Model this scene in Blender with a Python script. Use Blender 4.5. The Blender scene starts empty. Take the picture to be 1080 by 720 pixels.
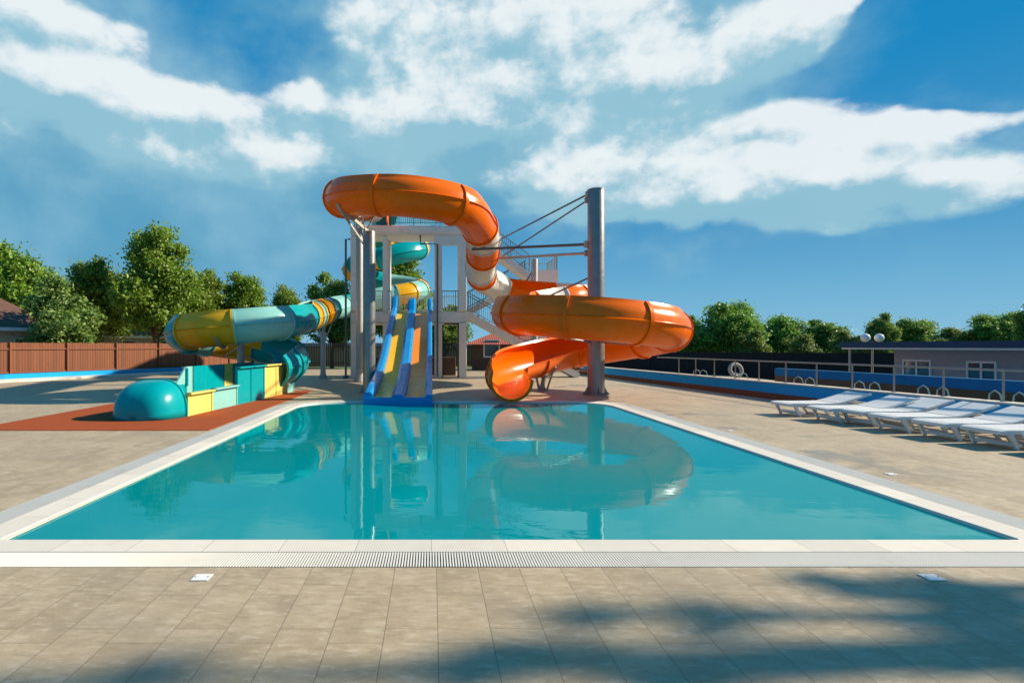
import bpy, math, random
import numpy as np
from mathutils import Vector, Matrix

R = math.radians
F, H, VX, VY = 603.0, 1.61, 455.0, 365.0          # focal length in photo pixels, eye height, vanishing point
sc = bpy.context.scene
col = sc.collection
random.seed(7)


def at(px, py, d):
    """world point seen at a photo pixel and a distance"""
    return Vector(((px - VX) / F * d, d, H + (VY - py) / F * d))


# ------------------------------------------------------------------ objects
def tag(o, label=None, cat=None, group=None, kind=None):
    if label: o['label'] = label
    if cat: o['category'] = cat
    if group: o['group'] = group
    if kind: o['kind'] = kind
    return o


def thing(name, label, cat, loc=(0, 0, 0), rz=0, group=None):
    o = bpy.data.objects.new(name, None)
    o.empty_display_size = .2
    col.objects.link(o)
    o.location = loc
    o.rotation_euler = (0, 0, rz)
    return tag(o, label, cat, group)


def copy_tree(o, parent=None):
    c = o.copy()
    col.objects.link(c)
    c.parent = parent
    for ch in list(o.children):
        copy_tree(ch, c)
    return c


class MB:
    """collects shapes, builds ONE mesh object"""
    def __init__(s):
        s.v, s.f, s.mi = [], [], []
        s.cur = 0

    def add(s, vs, fs):
        b = len(s.v)
        s.v += [tuple(v) for v in vs]
        for f in fs:
            s.f.append(tuple(i + b for i in f))
            s.mi.append(s.cur)
        return s

    def box(s, a, b, bev=0):
        x0, y0, z0 = a
        x1, y1, z1 = b
        if bev:
            c = bev
            vs = []
            for z, k in ((z0, c), (z0 + c, 0), (z1 - c, 0), (z1, c)):
                for (x, y) in ((x0 + c, y0 + k), (x1 - c, y0 + k), (x1 - k, y0 + c), (x1 - k, y1 - c),
                               (x1 - c, y1 - k), (x0 + c, y1 - k), (x0 + k, y1 - c), (x0 + k, y0 + c)):
                    vs.append((x, y, z))
            fs = [tuple(range(7, -1, -1)), tuple(range(24, 32))]
            for L in range(3):
                for i in range(8):
                    j = (i + 1) % 8
                    fs.append((L * 8 + i, L * 8 + j, L * 8 + 8 + j, L * 8 + 8 + i))
            return s.add(vs, fs)
        vs = [(x, y, z) for z in (z0, z1) for (x, y) in ((x0, y0), (x1, y0), (x1, y1), (x0, y1))]
        return s.add(vs, [(3, 2, 1, 0), (4, 5, 6, 7), (0, 1, 5, 4), (1, 2, 6, 5), (2, 3, 7, 6), (3, 0, 4, 7)])

    def prism(s, poly, vec):
        """planar polygon extruded along vec"""
        vec = Vector(vec)
        n = len(poly)
        vs = [Vector(p) for p in poly] + [Vector(p) + vec for p in poly]
        fs = [tuple(range(n - 1, -1, -1)), tuple(range(n, 2 * n))]
        fs += [(i, (i + 1) % n, n + (i + 1) % n, n + i) for i in range(n)]
        return s.add(vs, fs)

    def bar(s, p, q, w, h):
        p, q = Vector(p), Vector(q)
        t = (q - p).normalized()
        up = Vector((0, 0, 1)) if abs(t.z) < .95 else Vector((0, 1, 0))
        r = t.cross(up).normalized()
        u = r.cross(t)
        a = [p + r * x * w / 2 + u * y * h / 2 for x, y in ((-1, -1), (1, -1), (1, 1), (-1, 1))]
        return s.prism(a, q - p)

    def tube(s, pts, rad, n=10, cap=True):
        pts = [Vector(p) for p in pts]
        if not hasattr(rad, '__len__'): rad = [rad] * len(pts)
        vs, fs = [], []
        prev = None
        for i, p in enumerate(pts):
            t = (pts[min(i + 1, len(pts) - 1)] - pts[max(i - 1, 0)]).normalized()
            if prev is None:
                a = Vector((0, 0, 1)) if abs(t.z) < .9 else Vector((1, 0, 0))
                r = t.cross(a).normalized()
            else:
                r = (prev - t * prev.dot(t)).normalized()
            prev = r
            u = t.cross(r)
            for k in range(n):
                a = 2 * math.pi * k / n
                vs.append(p + (r * math.cos(a) + u * math.sin(a)) * rad[i])
        for i in range(len(pts) - 1):
            for k in range(n):
                j = (k + 1) % n
                fs.append((i * n + k, i * n + j, (i + 1) * n + j, (i + 1) * n + k))
        if cap:
            fs.append(tuple(range(n - 1, -1, -1)))
            fs.append(tuple(range((len(pts) - 1) * n, len(pts) * n)))
        return s.add(vs, fs)

    def lathe(s, prof, c=(0, 0, 0), n=24):
        vs, fs = [], []
        for r, z in prof:
            for k in range(n):
                a = 2 * math.pi * k / n
                vs.append((c[0] + r * math.cos(a), c[1] + r * math.sin(a), c[2] + z))
        for i in range(len(prof) - 1):
            for k in range(n):
                j = (k + 1) % n
                fs.append((i * n + k, i * n + j, (i + 1) * n + j, (i + 1) * n + k))
        fs.append(tuple(range(n - 1, -1, -1)))
        fs.append(tuple(range((len(prof) - 1) * n, len(prof) * n)))
        return s.add(vs, fs)

    def sphere(s, c, r, n=20, m=12):
        return s.lathe([(max(1e-4, r * math.sin(math.pi * i / m)), -r * math.cos(math.pi * i / m)) for i in range(m + 1)], c, n)

    def strip(s, A, B):
        """faces between two closed outlines with equally many points"""
        n = len(A)
        return s.add(list(A) + list(B), [(i, (i + 1) % n, n + (i + 1) % n, n + i) for i in range(n)])

    def build(s, name, mat, parent=None, smooth=None, off=None):
        me = bpy.data.meshes.new(name)
        o3 = Vector(off) if off is not None else Vector((0, 0, 0))
        me.from_pydata([tuple(Vector(v) - o3) for v in s.v], [], s.f)
        mats = mat if isinstance(mat, (list, tuple)) else [mat]
        for m in mats: me.materials.append(m)
        if len(mats) > 1:
            me.polygons.foreach_set('material_index', s.mi)
        if smooth:
            me.polygons.foreach_set('use_smooth', [True] * len(me.polygons))
            me.set_sharp_from_angle(angle=R(smooth))
        me.update()
        o = bpy.data.objects.new(name, me)
        col.objects.link(o)
        if parent is not None:
            o.parent = parent
        return o


def structure(o):
    o['kind'] = 'structure'
    return o


# ------------------------------------------------------------------ materials
def newmat(name):
    m = bpy.data.materials.new(name)
    m.use_nodes = True
    nt = m.node_tree
    p = nt.nodes['Principled BSDF']
    return m, nt, p


def N(nt, typ, **kw):
    n = nt.nodes.new(typ)
    for k, v in kw.items():
        if k.startswith('i_'):
            key = k[2:]
            n.inputs[int(key) if key.isdigit() else key].default_value = v
        else:
            setattr(n, k, v)
    return n


def math_n(nt, op, a, b=None, c=None, clamp=False):
    n = nt.nodes.new('ShaderNodeMath')
    n.operation = op
    n.use_clamp = clamp
    for i, x in enumerate((a, b, c)):
        if x is None: continue
        if isinstance(x, (int, float)): n.inputs[i].default_value = x
        else: nt.links.new(x, n.inputs[i])
    return n.outputs[0]


def mixc(nt, fac, a, b, blend='MIX'):
    n = nt.nodes.new('ShaderNodeMix')
    n.data_type = 'RGBA'
    n.blend_type = blend
    for sock, x in ((n.inputs[0], fac), (n.inputs[6], a), (n.inputs[7], b)):
        if isinstance(x, (int, float)): sock.default_value = x
        elif isinstance(x, (tuple, list)): sock.default_value = (*x[:3], 1)
        else: nt.links.new(x, sock)
    return n.outputs[2]


def ramp(nt, fac, lo, hi, smooth=True):
    n = nt.nodes.new('ShaderNodeMapRange')
    n.interpolation_type = 'SMOOTHSTEP' if smooth else 'LINEAR'
    nt.links.new(fac, n.inputs[0])
    n.inputs[1].default_value = lo
    n.inputs[2].default_value = hi
    return n.outputs[0]


def noise(nt, vec, scale, detail=4, rough=.55, dim='3D'):
    n = nt.nodes.new('ShaderNodeTexNoise')
    n.noise_dimensions = dim
    n.inputs['Scale'].default_value = scale
    n.inputs['Detail'].default_value = detail
    n.inputs['Roughness'].default_value = rough
    if vec is not None: nt.links.new(vec, n.inputs['Vector'])
    return n.outputs[0]


def wpos(nt):
    return nt.nodes.new('ShaderNodeNewGeometry').outputs['Position']


def surf(name, c, rough=.6, var=.12, nscale=6, metal=0, spec=.22, bump=0, bscale=40, dirt=0, dirtc=(.2, .17, .13), coat=0):
    m, nt, p = newmat(name)
    pos = wpos(nt)
    f = noise(nt, pos, nscale, 5)
    lo = tuple(x * (1 - var) for x in c)
    hi = tuple(min(1, x * (1 + var)) for x in c)
    out = mixc(nt, f, lo, hi)
    if dirt:
        g = ramp(nt, noise(nt, pos, 1.7, 7, .65), .52, .72)
        out = mixc(nt, math_n(nt, 'MULTIPLY', g, dirt), out, dirtc)
    nt.links.new(out, p.inputs['Base Color'])
    r2 = math_n(nt, 'MULTIPLY_ADD', noise(nt, pos, nscale * 2.3, 4), .25, rough - .125)
    nt.links.new(r2, p.inputs['Roughness'])
    p.inputs['Metallic'].default_value = metal
    p.inputs['Specular IOR Level'].default_value = spec
    p.inputs['Coat Weight'].default_value = coat
    p.inputs['Coat Roughness'].default_value = .12
    if bump:
        b = N(nt, 'ShaderNodeBump', i_Strength=bump, i_Distance=.01)
        nt.links.new(noise(nt, pos, bscale, 5), b.inputs['Height'])
        nt.links.new(b.outputs[0], p.inputs['Normal'])
    return m


def fibreglass(name, c, transl=.18, rough=.28, dirt=.12):
    m, nt, p = newmat(name)
    pos = wpos(nt)
    f = noise(nt, pos, 1.3, 5)
    base = mixc(nt, f, tuple(x * .86 for x in c), tuple(min(1, x * 1.1) for x in c))
    # lime streaks running down the shell
    mp = N(nt, 'ShaderNodeMapping')
    mp.inputs['Scale'].default_value = (5, 5, .7)
    nt.links.new(pos, mp.inputs[0])
    g = ramp(nt, noise(nt, mp.outputs[0], 1.4, 6, .6), .55, .78)
    base = mixc(nt, math_n(nt, 'MULTIPLY', g, dirt), base, (.5, .42, .33))
    nt.links.new(base, p.inputs['Base Color'])
    nt.links.new(math_n(nt, 'MULTIPLY_ADD', noise(nt, pos, 4, 4), .24, rough - .12), p.inputs['Roughness'])
    p.inputs['Coat Weight'].default_value = .06
    p.inputs['Coat Roughness'].default_value = .15
    p.inputs['Specular IOR Level'].default_value = .22
    b = N(nt, 'ShaderNodeBump', i_Strength=.03, i_Distance=.02)
    nt.links.new(noise(nt, pos, 2.2, 3), b.inputs['Height'])
    nt.links.new(b.outputs[0], p.inputs['Normal'])
    if transl:
        t = N(nt, 'ShaderNodeBsdfTranslucent')
        nt.links.new(base, t.inputs[0])
        mx = N(nt, 'ShaderNodeMixShader', i_0=transl)
        nt.links.new(p.outputs[0], mx.inputs[1])
        nt.links.new(t.outputs[0], mx.inputs[2])
        nt.links.new(mx.outputs[0], nt.nodes['Material Output'].inputs[0])
    return m


def tile_mat():
    m, nt, p = newmat('deck_tile')
    pos = wpos(nt)
    sx = N(nt, 'ShaderNodeSeparateXYZ')
    nt.links.new(pos, sx.inputs[0])
    u = math_n(nt, 'ADD', sx.outputs[1], -3.862 + 60)
    v = math_n(nt, 'ADD', sx.outputs[0], -.036 + 60)
    cb = N(nt, 'ShaderNodeCombineXYZ')
    nt.links.new(u, cb.inputs[0])
    nt.links.new(v, cb.inputs[1])
    br = N(nt, 'ShaderNodeTexBrick')
    br.offset = .26
    br.offset_frequency = 2
    br.squash = 1
    nt.links.new(cb.outputs[0], br.inputs['Vector'])
    br.inputs['Color1'].default_value = (0, 0, 0, 1)
    br.inputs['Color2'].default_value = (1, 1, 1, 1)
    br.inputs['Mortar'].default_value = (.5, .5, .5, 1)
    br.inputs['Scale'].default_value = 1
    br.inputs['Mortar Size'].default_value = .0022
    br.inputs['Mortar Smooth'].default_value = .3
    br.inputs['Brick Width'].default_value = .6
    br.inputs['Row Height'].default_value = .3
    # every tile is cut from another piece of stone: shift the veining tile by tile
    sh = N(nt, 'ShaderNodeVectorMath', operation='MULTIPLY_ADD')
    nt.links.new(br.outputs['Color'], sh.inputs[0])
    sh.inputs[1].default_value = (37, 23, 11)
    nt.links.new(pos, sh.inputs[2])
    pv = sh.outputs[0]
    tone = mixc(nt, br.outputs['Color'], (.335, .258, .155), (.415, .322, .20))
    cl = noise(nt, pv, 3.0, 8, .68)
    tone = mixc(nt, math_n(nt, 'MULTIPLY', ramp(nt, cl, .40, .64), .7), tone, (.49, .39, .26))
    tone = mixc(nt, math_n(nt, 'MULTIPLY', ramp(nt, noise(nt, pv, 2.2, 5, .6), .46, .68), .3), tone, (.36, .27, .185))
    st = N(nt, 'ShaderNodeMapping')
    st.inputs['Scale'].default_value = (1, 2.6, 1)
    st.inputs['Rotation'].default_value = (0, 0, .5)
    nt.links.new(pv, st.inputs[0])
    vein = noise(nt, st.outputs[0], 9, 10, .72)
    tone = mixc(nt, math_n(nt, 'MULTIPLY', ramp(nt, vein, .52, .64), .55), tone, (.56, .48, .37))
    tone = mixc(nt, math_n(nt, 'MULTIPLY', ramp(nt, vein, .48, .37), .45), tone, (.24, .185, .12))
    dk = noise(nt, pos, .8, 6, .6)
    tone = mixc(nt, math_n(nt, 'MULTIPLY', ramp(nt, dk, .48, .66), .35), tone, (.24, .19, .135))
    spk = noise(nt, pos, 160, 2, .5)
    tone = mixc(nt, math_n(nt, 'MULTIPLY', ramp(nt, spk, .45, .75), .3), tone, (.2, .16, .11))
    tone = mixc(nt, math_n(nt, 'MULTIPLY', br.outputs['Fac'], .85), tone, (.075, .058, .04))
    wet = ramp(nt, noise(nt, pos, .55, 7, .62), .56, .61)
    ed = math_n(nt, 'ABSOLUTE', math_n(nt, 'SUBTRACT', sx.outputs[0], .65))
    band = math_n(nt, 'MULTIPLY', ramp(nt, ed, 7.0, 4.9), ramp(nt, sx.outputs[1], 5.5, 9.0))
    wet = math_n(nt, 'MULTIPLY', wet, band)
    tone = mixc(nt, math_n(nt, 'MULTIPLY', wet, .45), tone, (.13, .10, .068))
    nt.links.new(tone, p.inputs['Base Color'])
    rgh = math_n(nt, 'MULTIPLY_ADD', vein, .3, .42)
    nt.links.new(math_n(nt, 'SUBTRACT', rgh, math_n(nt, 'MULTIPLY', wet, .3)), p.inputs['Roughness'])
    b = N(nt, 'ShaderNodeBump', i_Strength=.35, i_Distance=.004)
    hh = math_n(nt, 'SUBTRACT', math_n(nt, 'MULTIPLY', vein, .35), br.outputs['Fac'])
    nt.links.new(hh, b.inputs['Height'])
    nt.links.new(b.outputs[0], p.inputs['Normal'])
    return m


def water_mat():
    m, nt, p = newmat('pool_water')
    nt.nodes.remove(p)
    pos = wpos(nt)
    b = N(nt, 'ShaderNodeBump', i_Strength=.05, i_Distance=.05)
    mp = N(nt, 'ShaderNodeMapping')
    mp.inputs['Scale'].default_value = (1.0, 1.6, 1)
    nt.links.new(pos, mp.inputs[0])
    h1 = noise(nt, mp.outputs[0], 1.6, 3, .5)
    h2 = noise(nt, mp.outputs[0], .45, 1, .5)
    nt.links.new(math_n(nt, 'MULTIPLY_ADD', h2, 1.6, h1), b.inputs['Height'])
    gl = N(nt, 'ShaderNodeBsdfGlossy', i_Roughness=.0)
    gl.inputs[0].default_value = (.66, .95, .98, 1)
    nt.links.new(b.outputs[0], gl.inputs['Normal'])
    tr = N(nt, 'ShaderNodeBsdfTransparent')
    tr.inputs[0].default_value = (.22, .97, .95, 1)
    df = N(nt, 'ShaderNodeBsdfDiffuse')
    df.inputs[0].default_value = (.0, .44, .465, 1)
    m1 = N(nt, 'ShaderNodeMixShader', i_0=.5)
    nt.links.new(tr.outputs[0], m1.inputs[1])
    nt.links.new(df.outputs[0], m1.inputs[2])
    fr = N(nt, 'ShaderNodeFresnel', i_IOR=1.34)
    nt.links.new(b.outputs[0], fr.inputs['Normal'])
    m2 = N(nt, 'ShaderNodeMixShader')
    nt.links.new(math_n(nt, 'POWER', fr.outputs[0], 1.15), m2.inputs[0])
    nt.links.new(m1.outputs[0], m2.inputs[1])
    nt.links.new(gl.outputs[0], m2.inputs[2])
    nt.links.new(m2.outputs[0], nt.nodes['Material Output'].inputs[0])
    return m


def mosaic_mat():
    m, nt, p = newmat('pool_mosaic')
    pos = wpos(nt)
    f = noise(nt, pos, .7, 3)
    c = mixc(nt, f, (.0, .55, .58), (.005, .63, .66))
    nt.links.new(c, p.inputs['Base Color'])
    p.inputs['Roughness'].default_value = .5
    return m


def leaf_mat(name, dark, light, transl=.3):
    m, nt, p = newmat(name)
    g = nt.nodes.new('ShaderNodeNewGeometry')
    oi = nt.nodes.new('ShaderNodeObjectInfo')
    c = mixc(nt, g.outputs['Random Per Island'], dark, light)
    hs = N(nt, 'ShaderNodeHueSaturation')
    nt.links.new(math_n(nt, 'MULTIPLY_ADD', oi.outputs['Random'], .04, .48), hs.inputs['Hue'])
    nt.links.new(math_n(nt, 'MULTIPLY_ADD', oi.outputs['Random'], .35, .82), hs.inputs['Value'])
    nt.links.new(c, hs.inputs['Color'])
    nt.links.new(hs.outputs[0], p.inputs['Base Color'])
    p.inputs['Roughness'].default_value = .5
    t = N(nt, 'ShaderNodeBsdfTranslucent')
    nt.links.new(mixc(nt, .5, hs.outputs[0], (.16, .26, .02)), t.inputs[0])
    mx = N(nt, 'ShaderNodeMixShader', i_0=transl)
    nt.links.new(p.outputs[0], mx.inputs[1])
    nt.links.new(t.outputs[0], mx.inputs[2])
    nt.links.new(mx.outputs[0], nt.nodes['Material Output'].inputs[0])
    return m


def ground_mat():
    m, nt, p = newmat('grass_ground')
    pos = wpos(nt)
    f = noise(nt, pos, .35, 8, .7)
    c = mixc(nt, ramp(nt, f, .3, .7), (.05, .08, .02), (.12, .15, .05))
    c = mixc(nt, math_n(nt, 'MULTIPLY', ramp(nt, noise(nt, pos, 5, 5), .5, .8), .5), c, (.16, .13, .07))
    nt.links.new(c, p.inputs['Base Color'])
    p.inputs['Roughness'].default_value = .9
    b = N(nt, 'ShaderNodeBump', i_Strength=.6, i_Distance=.05)
    nt.links.new(noise(nt, pos, 30, 4), b.inputs['Height'])
    nt.links.new(b.outputs[0], p.inputs['Normal'])
    return m


def planks_mat(name, c, w=.1):
    m, nt, p = newmat(name)
    pos = wpos(nt)
    g = nt.nodes.new('ShaderNodeNewGeometry')
    mp = N(nt, 'ShaderNodeMapping')
    mp.inputs['Scale'].default_value = (9, 9, .8)
    nt.links.new(pos, mp.inputs[0])
    f = noise(nt, mp.outputs[0], 3, 6, .6)
    k = mixc(nt, g.outputs['Random Per Island'], tuple(x * .78 for x in c), tuple(x * 1.18 for x in c))
    k = mixc(nt, math_n(nt, 'MULTIPLY', ramp(nt, f, .4, .75), .5), k, tuple(x * .6 for x in c))
    nt.links.new(k, p.inputs['Base Color'])
    p.inputs['Roughness'].default_value = .7
    return m


def rooftile_mat(name, c, axis=0):
    m, nt, p = newmat(name)
    pos = wpos(nt)
    w = N(nt, 'ShaderNodeTexWave', i_Scale=2.2, i_Distortion=.4)
    nt.links.new(pos, w.inputs['Vector'])
    k = mixc(nt, noise(nt, pos, 3, 6), tuple(x * .7 for x in c), tuple(x * 1.2 for x in c))
    nt.links.new(k, p.inputs['Base Color'])
    p.inputs['Roughness'].default_value = .75
    b = N(nt, 'ShaderNodeBump', i_Strength=.5, i_Distance=.04)
    nt.links.new(w.outputs[1], b.inputs['Height'])
    nt.links.new(b.outputs[0], p.inputs['Normal'])
    return m


M = {}
M['tile'] = tile_mat()
M['water'] = water_mat()
M['mosaic'] = mosaic_mat()
M['orange'] = fibreglass('orange_fibreglass', (.95, .165, .0), .11, dirt=.05)
M['cream'] = fibreglass('cream_fibreglass', (.78, .74, .66), .12, dirt=.25)
M['teal'] = fibreglass('teal_fibreglass', (.0, .34, .37), .12, dirt=.05)
M['pale_teal'] = fibreglass('pale_teal_fibreglass', (.26, .58, .53), .12)
M['yellow'] = fibreglass('yellow_fibreglass', (.82, .44, .015), .15, dirt=.06)
M['lemon'] = fibreglass('lemon_fibreglass', (.80, .66, .17), .12)
M['blue'] = fibreglass('blue_fibreglass', (.0, .24, .60), .06, dirt=.0)
M['ochre'] = fibreglass('ochre_fibreglass', (.95, .27, .015), .05, dirt=.0)
M['gold'] = fibreglass('gold_fibreglass', (.98, .50, .02), .05, dirt=.0)
M['steel'] = surf('galvanised_steel', (.25, .25, .24), .36, .2, 3, metal=.55)
M['steel_dull'] = surf('dull_galvanised_steel', (.40, .39, .36), .5, .2, 3, metal=.35, dirt=.3)
M['grey_paint'] = surf('grey_painted_steel', (.11, .135, .145), .4, .1, 5)
M['concrete'] = surf('white_rendered_concrete', (.78, .74, .67), .75, .08, 2, bump=.15, dirt=.28, dirtc=(.36, .32, .26))
M['stone'] = surf('pale_coping_stone', (.66, .61, .53), .6, .08, 8, bump=.1, dirt=.2, dirtc=(.42, .36, .29))
_cn = M['stone'].node_tree
_b = _cn.nodes.new('ShaderNodeTexBrick')
_b.inputs['Scale'].default_value = 1
_b.inputs['Brick Width'].default_value = .6
_b.inputs['Row Height'].default_value = .6
_b.offset = 0
_b.inputs['Mortar Size'].default_value = .003
_b.inputs['Color1'].default_value = (.9, .9, .9, 1)
_b.inputs['Color2'].default_value = (1.05, 1.04, 1.02, 1)
_b.inputs['Mortar'].default_value = (.55, .52, .48, 1)
_cn.links.new(wpos(_cn), _b.inputs['Vector'])
_p = _cn.nodes['Principled BSDF']
_src = _p.inputs['Base Color'].links[0].from_socket
_cn.links.new(mixc(_cn, 1.0, _src, _b.outputs['Color'], 'MULTIPLY'), _p.inputs['Base Color'])
M['white_plastic'] = surf('white_plastic', (.74, .74, .72), .4, .05, 5, dirt=.1)
M['grate'] = surf('aged_white_grate', (.68, .66, .60), .55, .06, 3, dirt=.25, dirtc=(.45, .40, .32))
M['dark'] = surf('dark_gutter', (.03, .032, .034), .8, .2, 5)
M['black_paint'] = surf('black_painted_steel', (.02, .022, .025), .45, .2, 5)
M['rubber'] = surf('red_rubber_mat', (.31, .062, .013), .9, .14, 3, bump=.5, bscale=160, dirt=.25, dirtc=(.22, .07, .035))
M['wall_blue'] = surf('blue_painted_wall', (.0, .33, .74), .6, .14, 2, dirt=.15, dirtc=(.02, .1, .26))
M['wall_deep'] = surf('deep_blue_painted_wall', (.0, .13, .30), .6, .14, 2, dirt=.2, dirtc=(.02, .08, .16))
M['wall_cyan'] = surf('light_blue_painted_wall', (.01, .26, .47), .5, .1, 2)
M['wall_brown'] = surf('brown_plinth', (.16, .075, .04), .8, .2, 2, bump=.3)
M['fence_wood'] = planks_mat('fence_planks', (.225, .068, .022))
M['mesh_dark'] = surf('dark_shade_net', (.014, .018, .022), .9, .3, 3)
M['ground'] = ground_mat()
M['bark'] = surf('bark', (.10, .075, .05), .9, .3, 9, bump=.6, bscale=25)
M['leaf_a'] = leaf_mat('leaf_green', (.13, .25, .02), (.29, .42, .05), .42)
M['leaf_b'] = leaf_mat('leaf_dark', (.085, .20, .04), (.29, .46, .09), .5)
M['leaf_c'] = leaf_mat('leaf_pale', (.10, .17, .035), (.28, .36, .09), .4)
M['lilac'] = surf('pale_lilac_render', (.34, .33, .36), .8, .06, 2, dirt=.2, dirtc=(.3, .27, .25))
M['navy'] = surf('navy_roof_sheet', (.008, .045, .10), .5, .15, 2)
M['white_paint'] = surf('white_paint', (.72, .72, .70), .5, .05, 4)
M['glass'] = surf('window_glass', (.03, .05, .08), .08, .2, 2, spec=.9)
M['red_roof'] = rooftile_mat('red_roof_tile', (.42, .09, .05))
M['brown_roof'] = rooftile_mat('brown_roof_tile', (.14, .065, .045))
M['house_wall'] = surf('house_render', (.48, .42, .34), .85, .08, 2)
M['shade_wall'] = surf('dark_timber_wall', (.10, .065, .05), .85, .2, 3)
M['ring_grey'] = surf('dull_ring_vinyl', (.28, .27, .25), .6, .15, 4)
M['globe'] = surf('opal_globe', (.80, .78, .76), .25, .03, 3)
M['teal_paint'] = surf('teal_painted_steel', (.02, .22, .22), .45, .1, 5)

# ------------------------------------------------------------------ camera
cam = bpy.data.cameras.new('camera')
cam.sensor_width = 36
cam.lens = F / 1080 * 36
cam.shift_x = (540 - VX) / 1080
cam.shift_y = (VY - 360) / 1080
cam.clip_end = 4000
co = bpy.data.objects.new('camera', cam)
co.location = (0, 0, H)
co.rotation_euler = (R(90), 0, 0)
col.objects.link(co)
sc.camera = co

# ------------------------------------------------------------------ light and sky
SUN_EL = 32
sd = Vector((.985, .174, 0)).normalized() * math.cos(R(SUN_EL)) + Vector((0, 0, math.sin(R(SUN_EL))))
sl = bpy.data.lights.new('sun', 'SUN')
sl.energy = 4.8
sl.angle = R(.8)
sl.color = (1, .87, .69)
so = bpy.data.objects.new('sun', sl)
so.rotation_euler = sd.to_track_quat('Z', 'Y').to_euler()
so.location = (20, 10, 30)
col.objects.link(so)


def pix_dir(px, py):
    az = math.atan((px - VX) / F)
    el = math.atan((VY - py) / F * math.cos(az))
    return az, el


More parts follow.
